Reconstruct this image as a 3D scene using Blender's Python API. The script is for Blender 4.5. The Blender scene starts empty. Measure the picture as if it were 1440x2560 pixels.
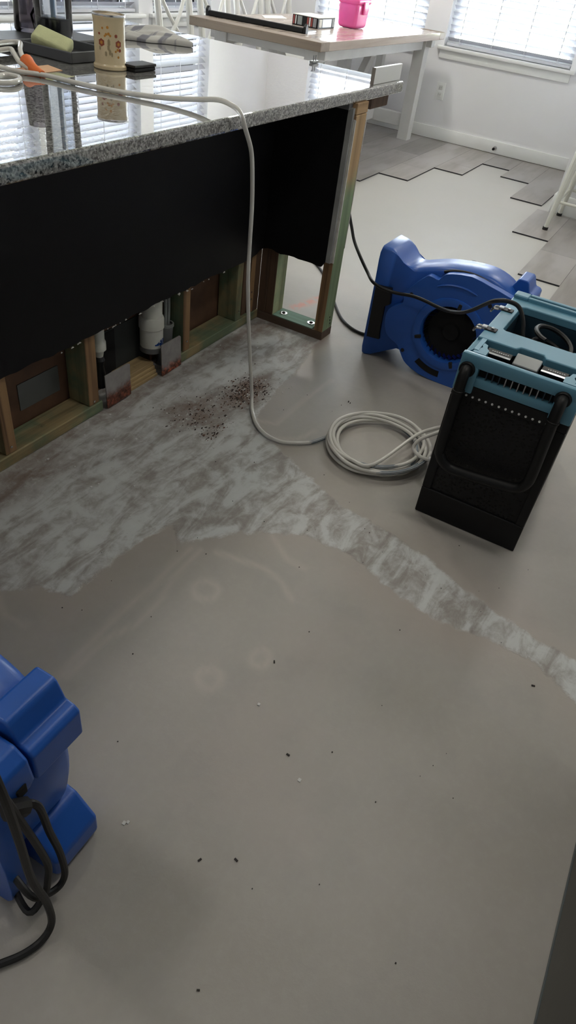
import bpy, bmesh, math, random
import numpy as np
from mathutils import Vector, Matrix, Euler

random.seed(7)
rng = np.random.default_rng(7)
SC = bpy.context.scene
COL = SC.collection
R = math.radians

# ------------------------------------------------------------------ camera
cam_d = bpy.data.cameras.new('camera')
cam = bpy.data.objects.new('camera', cam_d)
COL.objects.link(cam)
yaw, pitch, roll = 0.4223, -0.6979, 0.1518
fw = Vector((math.cos(pitch) * math.cos(yaw), math.cos(pitch) * math.sin(yaw), math.sin(pitch)))
rt = fw.cross(Vector((0, 0, 1))).normalized()
up = rt.cross(fw)
r2 = math.cos(roll) * rt + math.sin(roll) * up
u2 = -math.sin(roll) * rt + math.cos(roll) * up
cm = Matrix((r2, u2, -fw)).transposed().to_4x4()
cm.translation = Vector((-2.4405, -1.3857, 1.2812))
cam.matrix_world = cm
cam_d.sensor_fit = 'VERTICAL'
cam_d.sensor_height = 36.0
cam_d.lens = 36.0 * 1712.03 / 2560
cam_d.clip_start = 0.02
SC.camera = cam

# ------------------------------------------------------------------ light and exposure
SC.view_settings.view_transform = 'Standard'
SC.view_settings.look = 'None'
SC.view_settings.gamma = 1.0
SC.view_settings.use_curve_mapping = False
SC.view_settings.exposure = 1.2
WORLD_STRENGTH = 22.0
w = bpy.data.worlds.new('overcast_sky')
SC.world = w
w.use_nodes = True
bgn = w.node_tree.nodes['Background']
bgn.inputs['Color'].default_value = (0.97, 0.985, 1.0, 1)
bgn.inputs['Strength'].default_value = WORLD_STRENGTH
SC.cycles.max_bounces = 10
SC.cycles.diffuse_bounces = 6
SC.cycles.glossy_bounces = 5
SC.cycles.transmission_bounces = 8
SC.cycles.transparent_max_bounces = 12
SC.cycles.sample_clamp_indirect = 8.0
SC.cycles.use_denoising = True
SC.cycles.caustics_reflective = False
SC.cycles.caustics_refractive = False


def portal(name, loc, rot, sx, sy):
    l = bpy.data.lights.new(name, 'AREA')
    l.shape = 'RECTANGLE'
    l.size = sx
    l.size_y = sy
    l.cycles.is_portal = True
    o = bpy.data.objects.new(name, l)
    o.location = loc
    o.rotation_euler = rot
    COL.objects.link(o)


# six added fill lamps above the frame, brightening floor and walls
for lx, ly, le in ((2.9, 1.3, 11.0), (2.2, -1.2, 8.0), (0.2, 0.4, 4.5), (-0.8, -1.4, 4.2), (-2.2, 0.6, 4.4), (-2.6, -1.6, 0.6)):
    ld = bpy.data.lights.new('added_fill_light', 'AREA')
    ld.shape = 'DISK'
    ld.size = 0.34
    ld.energy = le
    ld.color = (1.0, 0.95, 0.87)
    lo = bpy.data.objects.new('added_fill_light', ld)
    lo.location = (lx, ly, 2.72)
    COL.objects.link(lo)

# ------------------------------------------------------------------ material helpers
MATS = {}


def srgb(r, g, b):
    f = lambda c: (c / 255 / 12.92) if c <= 10 else ((c / 255 + 0.055) / 1.055) ** 2.4
    return (f(r), f(g), f(b), 1)


class N:
    def __init__(s, name):
        s.m = bpy.data.materials.new(name)
        s.m.use_nodes = True
        s.t = s.m.node_tree
        s.p = s.t.nodes['Principled BSDF']
        s.out = s.t.nodes['Material Output']
        s._c = None

    def n(s, typ, **kw):
        nd = s.t.nodes.new(typ)
        for k, v in kw.items():
            setattr(nd, k, v)
        return nd

    def l(s, a, b):
        s.t.links.new(a, b)

    def obj(s):
        if s._c is None:
            s._c = s.n('ShaderNodeTexCoord').outputs['Object']
        return s._c

    def mapped(s, scale, loc=(0, 0, 0), rot=(0, 0, 0)):
        mp = s.n('ShaderNodeMapping')
        mp.inputs['Scale'].default_value = scale
        mp.inputs['Location'].default_value = loc
        mp.inputs['Rotation'].default_value = rot
        s.l(s.obj(), mp.inputs['Vector'])
        return mp.outputs[0]

    def noise(s, scale, detail=4, rough=0.55, vec=None, dist=0.0):
        nd = s.n('ShaderNodeTexNoise')
        nd.inputs['Scale'].default_value = scale
        nd.inputs['Detail'].default_value = detail
        nd.inputs['Roughness'].default_value = rough
        nd.inputs['Distortion'].default_value = dist
        s.l(vec if vec is not None else s.obj(), nd.inputs['Vector'])
        return nd.outputs['Fac']

    def voro(s, scale, vec=None, out='Distance', feature='F1'):
        nd = s.n('ShaderNodeTexVoronoi')
        nd.feature = feature
        nd.inputs['Scale'].default_value = scale
        s.l(vec if vec is not None else s.obj(), nd.inputs['Vector'])
        return nd.outputs[out]

    def ramp(s, fac, stops, interp='LINEAR'):
        nd = s.n('ShaderNodeValToRGB')
        cr = nd.color_ramp
        cr.interpolation = interp
        while len(cr.elements) < len(stops):
            cr.elements.new(0.5)
        for e, (p, c) in zip(cr.elements, stops):
            e.position = p
            e.color = c if len(c) == 4 else (*c, 1)
        s.l(fac, nd.inputs['Fac'])
        return nd.outputs['Color']

    def math(s, op, a, b=None, c=None, clamp=False):
        nd = s.n('ShaderNodeMath', operation=op)
        nd.use_clamp = clamp
        for i, v in enumerate((a, b, c)):
            if v is None:
                continue
            if isinstance(v, (int, float)):
                nd.inputs[i].default_value = v
            else:
                s.l(v, nd.inputs[i])
        return nd.outputs[0]

    def step(s, v, lo, hi):
        nd = s.n('ShaderNodeMapRange', interpolation_type='SMOOTHSTEP')
        s.l(v, nd.inputs['Value'])
        nd.inputs['From Min'].default_value = lo
        nd.inputs['From Max'].default_value = hi
        return nd.outputs['Result']

    def mix(s, fac, a, b):
        nd = s.n('ShaderNodeMix', data_type='RGBA')
        for sock, v in ((nd.inputs['Factor'], fac), (nd.inputs['A'], a), (nd.inputs['B'], b)):
            pass
        f, A, B = nd.inputs[0], nd.inputs[6], nd.inputs[7]
        for sock, v in ((f, fac), (A, a), (B, b)):
            if isinstance(v, (int, float)):
                sock.default_value = v
            elif isinstance(v, tuple):
                sock.default_value = v if len(v) == 4 else (*v, 1)
            else:
                s.l(v, sock)
        return nd.outputs[2]

    def attr(s, name):
        nd = s.n('ShaderNodeAttribute')
        nd.attribute_name = name
        return nd.outputs['Fac']

    def sep(s, axis):
        nd = s.n('ShaderNodeSeparateXYZ')
        s.l(s.obj(), nd.inputs[0])
        return nd.outputs[axis]

    def bump(s, h, strength=0.3, dist=0.01):
        nd = s.n('ShaderNodeBump')
        nd.inputs['Strength'].default_value = strength
        nd.inputs['Distance'].default_value = dist
        s.l(h, nd.inputs['Height'])
        s.l(nd.outputs[0], s.p.inputs['Normal'])

    def set(s, **kw):
        for k, v in kw.items():
            k = k.replace('_', ' ')
            if isinstance(v, (int, float)):
                s.p.inputs[k].default_value = v
            elif isinstance(v, tuple):
                s.p.inputs[k].default_value = v if len(v) == 4 else (*v, 1)
            else:
                s.l(v, s.p.inputs[k])
        return s


def simple(name, c, rough=0.5, metal=0.0, var=0.12, nscale=9.0, bump=0.0, bscale=120.0, **kw):
    """Plain paint, plastic or metal with a little procedural unevenness."""
    m = N(name)
    f = m.noise(nscale, 5)
    dark = tuple(x * (1 - var) for x in c[:3])
    lite = tuple(min(1, x * (1 + var)) for x in c[:3])
    m.set(Base_Color=m.ramp(f, [(0.3, dark), (0.7, lite)]), Metallic=metal, **kw)
    rr = m.n('ShaderNodeMapRange')
    m.l(f, rr.inputs['Value'])
    rr.inputs['To Min'].default_value = max(0.02, rough - 0.06)
    rr.inputs['To Max'].default_value = min(1, rough + 0.06)
    m.l(rr.outputs[0], m.p.inputs['Roughness'])
    if bump:
        m.bump(m.noise(bscale, 3), bump, 0.002)
    MATS[name] = m.m
    return m.m


def wood(name, base, dark, axis='Z', green=None, gz=None, rough=0.75, scale=1.0):
    """Timber: grain stretched along an axis, optional green preservative dye patches."""
    m = N(name)
    sc = {'X': (1.2, 30, 30), 'Y': (30, 1.2, 30), 'Z': (30, 30, 1.2)}[axis]
    v = m.mapped(tuple(x * scale for x in sc))
    g = m.noise(1.0, 6, 0.6, v, 0.6)
    col = m.ramp(g, [(0.3, dark), (0.5, base), (0.75, tuple(min(1, x * 1.25) for x in base[:3]))])
    if green:
        if gz:
            f = m.math('ADD', m.sep(2), m.math('MULTIPLY', m.noise(7, 3), 0.22))
            fac = m.math('SUBTRACT', 1.0, m.step(f, gz[0], gz[1]))
        else:
            fac = m.step(m.noise(4.5, 4, 0.6), 0.36, 0.6)
        gcol = m.ramp(g, [(0.3, tuple(x * 0.6 for x in green[:3])), (0.6, green), (0.85, tuple(x * 1.3 for x in green[:3]))])
        col = m.mix(fac, col, gcol)
    blot = m.step(m.noise(13, 5, 0.7), 0.62, 0.75)
    col = m.mix(m.math('MULTIPLY', blot, 0.55), col, tuple(x * 0.35 for x in dark[:3]) + (1,))
    m.set(Base_Color=col, Roughness=rough)
    m.bump(g, 0.25, 0.003)
    MATS[name] = m.m
    return m.m


# ------------------------------------------------------------------ mesh helpers
class G:
    def __init__(s):
        s.bm = bmesh.new()
        s.mi = 0

    def _tag(s, faces, mi=None):
        for f in faces:
            f.material_index = s.mi if mi is None else mi

    def box(s, a, b, bev=0.0, seg=2, mi=None, M=None):
        a, b = Vector(a), Vector(b)
        c = (a + b) / 2
        d = b - a
        T = Matrix.Translation(c) @ Matrix.Diagonal((abs(d.x), abs(d.y), abs(d.z), 1))
        if M is not None:
            T = M @ T
        r = bmesh.ops.create_cube(s.bm, size=1.0, matrix=T)
        vs = r['verts']
        fs = set(f for v in vs for f in v.link_faces)
        s._tag(fs, mi)
        if bev:
            es = list(set(e for v in vs for e in v.link_edges))
            o = bmesh.ops.bevel(s.bm, geom=es, offset=bev, segments=seg, affect='EDGES', profile=0.5, clamp_overlap=True)
            s._tag(o['faces'], mi)
        return s

    def prism(s, pts, axis, d0, d1, mi=None):
        """Extrude a 2-D outline along an axis: X takes (y,z), Y takes (x,z), Z takes (x,y)."""
        def P(p, d):
            return {'X': (d, p[0], p[1]), 'Y': (p[0], d, p[1]), 'Z': (p[0], p[1], d)}[axis]
        A = [s.bm.verts.new(P(p, d0)) for p in pts]
        B = [s.bm.verts.new(P(p, d1)) for p in pts]
        n = len(pts)
        fs = [s.bm.faces.new(A[::-1]), s.bm.faces.new(B)]
        for i in range(n):
            j = (i + 1) % n
            fs.append(s.bm.faces.new((A[i], A[j], B[j], B[i])))
        s._tag(fs, mi)
        return s

    def plate_hole(s, outer, hole, axis, d0, d1, mi=None):
        def P(p, d):
            return {'X': (d, p[0], p[1]), 'Y': (p[0], d, p[1]), 'Z': (p[0], p[1], d)}[axis]
        es = []
        loops = []
        for ring in (outer, hole):
            vs = [s.bm.verts.new(P(p, d0)) for p in ring]
            loops.append(vs)
            for i in range(len(vs)):
                es.append(s.bm.edges.new((vs[i], vs[(i + 1) % len(vs)])))
        r = bmesh.ops.triangle_fill(s.bm, use_beauty=True, use_dissolve=False, edges=es)
        fs = [g for g in r['geom'] if isinstance(g, bmesh.types.BMFace)]
        s._tag(fs, mi)
        ex = bmesh.ops.extrude_face_region(s.bm, geom=fs)
        nv = [g for g in ex['geom'] if isinstance(g, bmesh.types.BMVert)]
        off = {'X': (d1 - d0, 0, 0), 'Y': (0, d1 - d0, 0), 'Z': (0, 0, d1 - d0)}[axis]
        bmesh.ops.translate(s.bm, verts=nv, vec=off)
        return s

    def tube(s, pts, r, n=8, closed=False, mi=None, taper=None):
        P = [Vector(p) for p in pts]
        m = len(P)
        rings = []
        prev = None
        for i in range(m):
            if closed:
                t = (P[(i + 1) % m] - P[i - 1]).normalized()
            else:
                t = (P[min(i + 1, m - 1)] - P[max(i - 1, 0)]).normalized()
            if prev is None:
                a = Vector((0, 0, 1)) if abs(t.z) < 0.9 else Vector((1, 0, 0))
                u = t.cross(a).normalized()
            else:
                u = (prev - t * prev.dot(t)).normalized()
            prev = u
            v = t.cross(u)
            rr = r if taper is None else r * taper[i]
            rings.append([s.bm.verts.new(P[i] + rr * (math.cos(2 * math.pi * k / n) * u + math.sin(2 * math.pi * k / n) * v)) for k in range(n)])
        fs = []
        for i in range(m if closed else m - 1):
            a, b = rings[i], rings[(i + 1) % m]
            for k in range(n):
                fs.append(s.bm.faces.new((a[k], a[(k + 1) % n], b[(k + 1) % n], b[k])))
        if not closed:
            fs.append(s.bm.faces.new(rings[0][::-1]))
            fs.append(s.bm.faces.new(rings[-1]))
        s._tag(fs, mi)
        return s

    def lathe(s, prof, c, axis='Z', n=28, mi=None, sx=1.0, sy=1.0):
        """Spin (radius, height) pairs about an axis through c; a radius of 0 closes the end."""
        c = Vector(c)

        def P(r, h, k):
            a = 2 * math.pi * k / n
            x, y = r * math.cos(a) * sx, r * math.sin(a) * sy
            return c + {'Z': Vector((x, y, h)), 'X': Vector((h, x, y)), 'Y': Vector((x, h, y))}[axis]
        rings = []
        for r, h in prof:
            if r <= 1e-6:
                rings.append([s.bm.verts.new(P(0, h, 0))])
            else:
                rings.append([s.bm.verts.new(P(r, h, k)) for k in range(n)])
        fs = []
        for a, b in zip(rings[:-1], rings[1:]):
            for k in range(n):
                k2 = (k + 1) % n
                if len(a) == 1 and len(b) == 1:
                    continue
                if len(a) == 1:
                    fs.append(s.bm.faces.new((a[0], b[k2], b[k])))
                elif len(b) == 1:
                    fs.append(s.bm.faces.new((a[k], a[k2], b[0])))
                else:
                    fs.append(s.bm.faces.new((a[k], a[k2], b[k2], b[k])))
        s._tag(fs, mi)
        return s

    def build(s, name, mat, parent=None, root=None, smooth=35, local=False, bevel=0.0, label=None, kind=None):
        bmesh.ops.recalc_face_normals(s.bm, faces=s.bm.faces)
        me = bpy.data.meshes.new(name)
        s.bm.to_mesh(me)
        s.bm.free()
        for m in (mat if isinstance(mat, (list, tuple)) else [mat]):
            me.materials.append(m)
        if smooth or bevel:
            for p in me.polygons:
                p.use_smooth = True
        if smooth and not bevel:
            me.set_sharp_from_angle(angle=R(smooth))
        o = bpy.data.objects.new(name, me)
        COL.objects.link(o)
        if parent is not None:
            o.parent = parent
            rr = root or parent
            while rr.parent is not None:
                rr = rr.parent
            if not local:
                M = Matrix.LocRotScale(rr.location, rr.rotation_euler, None)
                me.transform(M.inverted())
        if bevel:
            b = o.modifiers.new('edge', 'BEVEL')
            b.width = bevel
            b.segments = 3
            b.limit_method = 'ANGLE'
            b.angle_limit = R(28)
            b.harden_normals = True
        if label:
            o['label'] = label
        if kind:
            o['kind'] = kind
        return o


def thing(name, label, cat, loc=(0, 0, 0), rz=0.0, group=None):
    o = bpy.data.objects.new(name, None)
    o.empty_display_size = 0.05
    COL.objects.link(o)
    o.location = loc
    o.rotation_euler = (0, 0, rz)
    o['label'] = label
    o['category'] = cat
    if group:
        o['group'] = group
    return o


def tag(o, label, cat, group=None, kind=None):
    o['label'] = label
    o['category'] = cat
    if group:
        o['group'] = group
    if kind:
        o['kind'] = kind
    return o


def copy_tree(o, parent=None):
    c = o.copy()
    COL.objects.link(c)
    if parent is not None:
        c.parent = parent
    for ch in list(o.children):
        copy_tree(ch, c)
    return c


def smooth_path(pts, n=8, closed=False):
    P = [Vector(p) for p in pts]
    out = []
    m = len(P)
    for i in range(m if closed else m - 1):
        if closed:
            p0, p1, p2, p3 = P[i - 1], P[i], P[(i + 1) % m], P[(i + 2) % m]
        else:
            p0, p1, p2, p3 = P[max(i - 1, 0)], P[i], P[i + 1], P[min(i + 2, m - 1)]
        for k in range(n):
            t = k / n
            out.append(0.5 * ((2 * p1) + (-p0 + p2) * t + (2 * p0 - 5 * p1 + 4 * p2 - p3) * t * t + (-p0 + 3 * p1 - 3 * p2 + p3) * t ** 3))
    if not closed:
        out.append(P[-1])
    return out


def smooth2(pts, n=4):
    return [(v.x, v.y) for v in smooth_path([(a, b, 0) for a, b in pts], n, True)]


# ------------------------------------------------------------------ materials
# concrete slab: beige adhesive film, mottled skim coat, stains
def floor_material():
    m = N('concrete_slab')
    fine = m.noise(55, 6, 0.65)
    big = m.noise(2.3, 4, 0.5)
    film = m.ramp(big, [(0.3, (0.342, 0.318, 0.284)), (0.5, (0.376, 0.354, 0.322)), (0.72, (0.412, 0.370, 0.338))])
    film = m.mix(m.math('MULTIPLY', m.step(fine, 0.42, 0.7), 0.12), film, (0.46, 0.45, 0.43))
    cloud = m.step(m.noise(6.5, 5, 0.6), 0.45, 0.7)
    film = m.mix(m.math('MULTIPLY', cloud, 0.20), film, (0.26, 0.26, 0.25))
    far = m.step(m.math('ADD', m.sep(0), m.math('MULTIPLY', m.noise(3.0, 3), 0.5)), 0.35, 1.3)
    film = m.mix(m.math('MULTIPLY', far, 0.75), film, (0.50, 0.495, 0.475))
    rim = m.step(m.math('ADD', m.attr('skim'), m.math('MULTIPLY', m.noise(5, 3), 0.10)), -0.10, 0.06)
    film = m.mix(m.math('MULTIPLY', rim, 0.38), film, (0.40, 0.345, 0.30))
    # skim coat: trowel streaks running along x
    st = m.noise(1.0, 7, 0.62, m.mapped((5.5, 17, 1), rot=(0, 0, R(-7))), 0.9)
    blotch = m.noise(19, 7, 0.68, None, 0.5)
    s = m.math('ADD', m.math('MULTIPLY', st, 0.62), m.math('MULTIPLY', blotch, 0.38))
    skim = m.ramp(s, [(0.33, (0.235, 0.21, 0.19)), (0.44, (0.35, 0.328, 0.305)), (0.49, (0.44, 0.435, 0.42)), (0.55, (0.55, 0.56, 0.55)), (0.75, (0.62, 0.635, 0.62))])
    flecks = m.step(m.noise(85, 5, 0.7, m.mapped((1, 2.0, 1))), 0.66, 0.72)
    skim = m.mix(m.math('MULTIPLY', flecks, 0.55), skim, (0.13, 0.11, 0.09))
    d = m.math('ADD', m.attr('skim'), m.math('MULTIPLY', m.math('SUBTRACT', m.noise(22, 6, 0.65), 0.5), 0.055))
    sk = m.step(d, -0.004, 0.008)
    col = m.mix(sk, film, skim)
    # pale glue ghosts
    vn = m.math('MULTIPLY', m.attr('vein'), m.math('ADD', 0.45, m.math('MULTIPLY', m.noise(8, 3), 0.9)), clamp=True)
    col = m.mix(m.math('MULTIPLY', vn, 0.42), col, (0.56, 0.50, 0.45))
    # brown residue
    bs = m.math('MULTIPLY', m.attr('stain'), m.step(m.noise(32, 7, 0.75, None, 0.4), 0.26, 0.52))
    col = m.mix(m.math('MULTIPLY', bs, 0.85), col, (0.15, 0.085, 0.055))
    ch = m.math('MULTIPLY', m.step(m.attr('stain'), 0.55, 0.9), m.step(m.noise(95, 4, 0.7), 0.60, 0.66))
    col = m.mix(m.math('MULTIPLY', ch, 0.9), col, (0.045, 0.03, 0.028))
    ch2 = m.math('MULTIPLY', m.step(m.attr('stain'), 0.5, 0.9), m.step(m.noise(75, 4, 0.7, m.mapped((1, 1, 1), (3, 5, 0))), 0.62, 0.67))
    col = m.mix(ch2, col, (0.48, 0.45, 0.44))
    og = m.math('MULTIPLY', m.attr('orange'), m.step(m.noise(30, 4), 0.3, 0.55))
    col = m.mix(m.math('MULTIPLY', og, 0.55), col, (0.75, 0.18, 0.08))
    sp = m.step(m.noise(46, 2, 0.5), 0.80, 0.83)
    col = m.mix(sp, col, (0.08, 0.07, 0.06))
    ro = m.n('ShaderNodeMapRange')
    m.l(sk, ro.inputs['Value'])
    ro.inputs['To Min'].default_value = 0.42
    ro.inputs['To Max'].default_value = 0.72
    m.set(Base_Color=col, Roughness=ro.outputs[0])
    h = m.math('ADD', m.math('MULTIPLY', fine, 0.25), m.math('MULTIPLY', m.math('MULTIPLY', s, sk), 1.4))
    h = m.math('ADD', h, m.math('MULTIPLY', sk, 0.35))
    h = m.math('ADD', h, m.math('MULTIPLY', m.math('MULTIPLY', m.attr('stain'), m.noise(70, 5, 0.7)), 2.0))
    m.bump(h, 0.35, 0.004)
    return m.m


def granite_material():
    m = N('granite')
    wob = m.n('ShaderNodeVectorMath', operation='ADD')
    nz = m.n('ShaderNodeTexNoise')
    nz.inputs['Scale'].default_value = 160
    m.l(m.obj(), nz.inputs['Vector'])
    sc = m.n('ShaderNodeVectorMath', operation='SCALE')
    sc.inputs['Scale'].default_value = 0.006
    m.l(nz.outputs['Color'], sc.inputs[0])
    m.l(m.obj(), wob.inputs[0])
    m.l(sc.outputs[0], wob.inputs[1])
    sep = m.n('ShaderNodeSeparateColor')
    m.l(m.voro(235, wob.outputs[0], 'Color'), sep.inputs[0])
    f = m.math('ADD', m.math('MULTIPLY', sep.outputs[0], 0.62), m.math('MULTIPLY', m.noise(62, 5, 0.7, wob.outputs[0]), 0.60))
    col = m.ramp(f, [(0.20, (0.012, 0.012, 0.013)), (0.33, (0.05, 0.05, 0.05)), (0.42, (0.10, 0.10, 0.098)), (0.55, (0.18, 0.183, 0.177)), (0.72, (0.28, 0.28, 0.268)), (0.90, (0.42, 0.42, 0.40))])
    m.set(Base_Color=col, Roughness=0.02, IOR=1.6, Coat_Weight=1.0, Coat_Roughness=0.008, Coat_IOR=1.55)
    return m.m


def plank_material():
    m = N('vinyl_plank')
    oi = m.n('ShaderNodeObjectInfo').outputs['Random']
    g = m.noise(1.0, 6, 0.6, m.mapped((1.6, 13, 1)), 0.8)
    cloud = m.noise(1.0, 3, 0.5, m.mapped((1.8, 5.0, 1), (2, 1, 0)))
    c = m.ramp(g, [(0.3, (0.245, 0.225, 0.21)), (0.55, (0.31, 0.29, 0.275)), (0.8, (0.36, 0.34, 0.33))])
    c = m.mix(m.step(cloud, 0.42, 0.66), c, (0.36, 0.345, 0.34))
    br = m.n('ShaderNodeHueSaturation')
    m.l(c, br.inputs['Color'])
    m.l(m.math('ADD', 0.86, m.math('MULTIPLY', oi, 0.26)), br.inputs['Value'])
    m.set(Base_Color=br.outputs[0], Roughness=0.36)
    m.bump(g, 0.08, 0.002)
    return m.m


def glass_material(name, tint=(1, 1, 1, 1), rough=0.0, ior=1.45, edge=1.0):
    m = N(name)
    tr = m.n('ShaderNodeBsdfTransparent')
    tr.inputs[0].default_value = tint
    gl = m.n('ShaderNodeBsdfGlossy')
    gl.inputs['Roughness'].default_value = rough
    fr = m.n('ShaderNodeFresnel')
    fr.inputs['IOR'].default_value = ior
    mx = m.n('ShaderNodeMixShader')
    m.l(m.math('MULTIPLY', fr.outputs[0], edge, clamp=True), mx.inputs[0])
    m.l(tr.outputs[0], mx.inputs[1])
    m.l(gl.outputs[0], mx.inputs[2])
    m.l(mx.outputs[0], m.out.inputs['Surface'])
    return m.m


def rust_plate_material(name, z0, z1, orange):
    m = N(name)
    z = m.sep(2)
    f = m.math('ADD', z, m.math('MULTIPLY', m.math('SUBTRACT', m.noise(38, 6, 0.7), 0.5), 0.07))
    fac = m.math('SUBTRACT', 1.0, m.step(f, z0, z1))
    rust = m.ramp(m.noise(70, 5, 0.7), [(0.35, (0.05, 0.02, 0.015)), (0.5, (0.16, 0.06, 0.04)), (0.66, orange)])
    base = m.ramp(m.noise(25, 4), [(0.3, (0.30, 0.28, 0.28)), (0.7, (0.40, 0.38, 0.37))])
    m.set(Base_Color=m.mix(fac, base, rust), Metallic=0.35, Roughness=0.55)
    m.bump(m.math('MULTIPLY', fac, m.noise(90, 4)), 0.5, 0.004)
    return m.m


def perforated_material():
    m = N('perforated_grille')
    d = m.voro(105, None)
    f = m.step(d, 0.25, 0.4)
    m.set(Base_Color=m.mix(f, (0.001, 0.001, 0.0012, 1), (0.006, 0.006, 0.0065, 1)), Roughness=0.55, Specular_IOR_Level=0.3)
    m.bump(f, 0.6, 0.003)
    return m.m


M_floor = floor_material()
M_granite = granite_material()
M_plank = plank_material()
M_coreshade = simple('plank_core_shade', (0.03, 0.03, 0.035), 0.8)  # dark core, with the cut edges' shadow line put into its colour
M_wall = simple('wall_paint', (0.82, 0.82, 0.84), 0.6, var=0.02, nscale=2, bump=0.06, bscale=160)
M_ceil = simple('ceiling_paint', (0.75, 0.75, 0.74), 0.8, var=0.02, nscale=2)
M_trim = simple('trim_paint', (0.84, 0.85, 0.84), 0.35, var=0.03, nscale=5)
M_caulk = simple('floor_gap_caulk', (0.28, 0.25, 0.23), 0.8)
M_slat = simple('blind_slat', (0.60, 0.61, 0.66), 0.4, var=0.02, nscale=4)
M_vinyl = simple('window_vinyl', (0.74, 0.76, 0.76), 0.35, var=0.02)
M_pane = glass_material('window_glass', (0.93, 0.96, 0.97, 1))
M_ground = simple('outdoor_ground', (0.16, 0.18, 0.11), 0.9, var=0.2, nscale=1.5)
M_black = simple('black_wall_paint', (0.0052, 0.0052, 0.006), 0.5, var=0.2, nscale=30, bump=0.10, bscale=240, Specular_IOR_Level=0.2)
M_gyp = simple('gypsum_edge', (0.62, 0.60, 0.56), 0.9, var=0.15, nscale=40, bump=0.4)
M_beadgrey = simple('bead_grey', (0.33, 0.33, 0.32), 0.8, var=0.2)
M_greywall = simple('grey_primer', (0.20, 0.20, 0.20), 0.8, var=0.2)
M_stud = wood('treated_stud', (0.27, 0.22, 0.11), (0.13, 0.085, 0.04), 'Z', green=(0.125, 0.185, 0.11, 1))
M_studdk = wood('glue_stained_stud', (0.105, 0.06, 0.035), (0.045, 0.026, 0.017), 'Z')
M_studed = wood('stud_edge', (0.29, 0.17, 0.08), (0.11, 0.058, 0.028), 'Z')
M_post = wood('end_stud', (0.47, 0.31, 0.16), (0.30, 0.19, 0.09), 'Z', green=(0.24, 0.33, 0.185, 1), gz=(0.66, 0.80))
M_plate = wood('bottom_plate', (0.33, 0.25, 0.125), (0.17, 0.12, 0.055), 'X', green=(0.16, 0.21, 0.125, 1))
M_platenew = wood('newer_plate', (0.42, 0.30, 0.15), (0.25, 0.17, 0.08), 'X')
M_wingplate = wood('wing_plate_top', (0.16, 0.27, 0.21), (0.11, 0.19, 0.15), 'Y')
M_wingface = wood('wing_plate_face', (0.105, 0.068, 0.045), (0.045, 0.03, 0.022), 'Y')
M_header = wood('top_plate_end', (0.42, 0.27, 0.14), (0.27, 0.165, 0.08), 'X')
M_hard = simple('hardboard', (0.115, 0.058, 0.032), 0.7, var=0.25, nscale=14)
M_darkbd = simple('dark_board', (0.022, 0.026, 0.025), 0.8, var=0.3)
M_voidshade = simple('void_shade', (0.004, 0.004, 0.004), 0.9)  # near-black: the shade inside openings and slots painted as a colour
M_sheet = simple('sheet_metal', (0.16, 0.17, 0.17), 0.45, 0.6, var=0.1)
M_rust1 = rust_plate_material('guard_plate_metal_a', 0.035, 0.075, (0.36, 0.11, 0.06, 1))
M_rust2 = rust_plate_material('guard_plate_metal_b', 0.012, 0.05, (0.75, 0.19, 0.09, 1))
M_pvc = simple('pvc_white', (0.66, 0.66, 0.60), 0.35, var=0.06, nscale=18)
M_primer = simple('blue_primer', (0.012, 0.06, 0.26), 0.4)
M_conduit = simple('grey_conduit', (0.14, 0.145, 0.145), 0.5)
M_cable = simple('grey_cable', (0.24, 0.26, 0.25), 0.5)
M_rubber = simple('black_rubber', (0.0055, 0.0055, 0.006), 0.5, var=0.2)
M_blue = simple('mover_blue', (0.018, 0.098, 0.42), 0.34, var=0.10, nscale=5, bump=0.05, bscale=300)
M_blue2 = simple('mover_blue_inner', (0.004, 0.012, 0.12), 0.4)
M_teal = simple('dehumidifier_blue', (0.10, 0.26, 0.36), 0.42, var=0.06, nscale=6, bump=0.08, bscale=420)
M_tealshade = simple('dehumidifier_recess_shade', (0.012, 0.035, 0.055), 0.5)  # darker copy of the blue, with the recess shade in its colour
M_blk = simple('black_plastic', (0.0035, 0.0038, 0.0042), 0.48, var=0.2, nscale=20, bump=0.08, bscale=300, Specular_IOR_Level=0.3)
M_perf = perforated_material()
M_chrome = simple('bright_metal', (0.62, 0.62, 0.62), 0.22, 1.0, var=0.06)
M_satin = simple('satin_metal', (0.34, 0.35, 0.36), 0.32, 0.8, var=0.1)
M_cream = simple('cream_metal', (0.66, 0.66, 0.60), 0.3, var=0.03)
M_white = simple('white_paint', (0.70, 0.70, 0.69), 0.45, var=0.04)
M_chairw = simple('chair_white', (0.66, 0.655, 0.62), 0.5, var=0.06, nscale=14)
M_tabletop = wood('table_top_wood', (0.47, 0.39, 0.34), (0.36, 0.29, 0.25), 'X', rough=0.16, scale=0.6)
M_tableshade = wood('table_end_shade', (0.25, 0.19, 0.14), (0.17, 0.12, 0.09), 'Y', rough=0.5, scale=0.6)  # darker copy of the top wood: the shaded end put into its colour
M_grey = simple('tray_grey', (0.085, 0.09, 0.10), 0.45)
M_dark = simple('dark_mat', (0.016, 0.016, 0.018), 0.5, var=0.3, nscale=25)
M_spong = simple('sponge_foam', (0.50, 0.52, 0.30), 0.95, var=0.08, nscale=30, bump=0.5, bscale=260)
M_ceram = simple('candle_glass', (0.68, 0.56, 0.36), 0.25, var=0.14, nscale=9)
M_clear = glass_material('clear_plastic', (0.93, 0.95, 0.98, 1), 0.03, 1.5, 1.4)
M_smoke = glass_material('smoky_plastic', (0.55, 0.53, 0.56, 1), 0.08, 1.5, 1.2)
M_navy = simple('navy_base', (0.012, 0.013, 0.022), 0.35)
M_cloth = N('folded_cloth')
_f = M_cloth.step(M_cloth.noise(1.0, 2, 0.5, M_cloth.mapped((4, 34, 4), rot=(0, 0, R(60)))), 0.48, 0.56)
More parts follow.
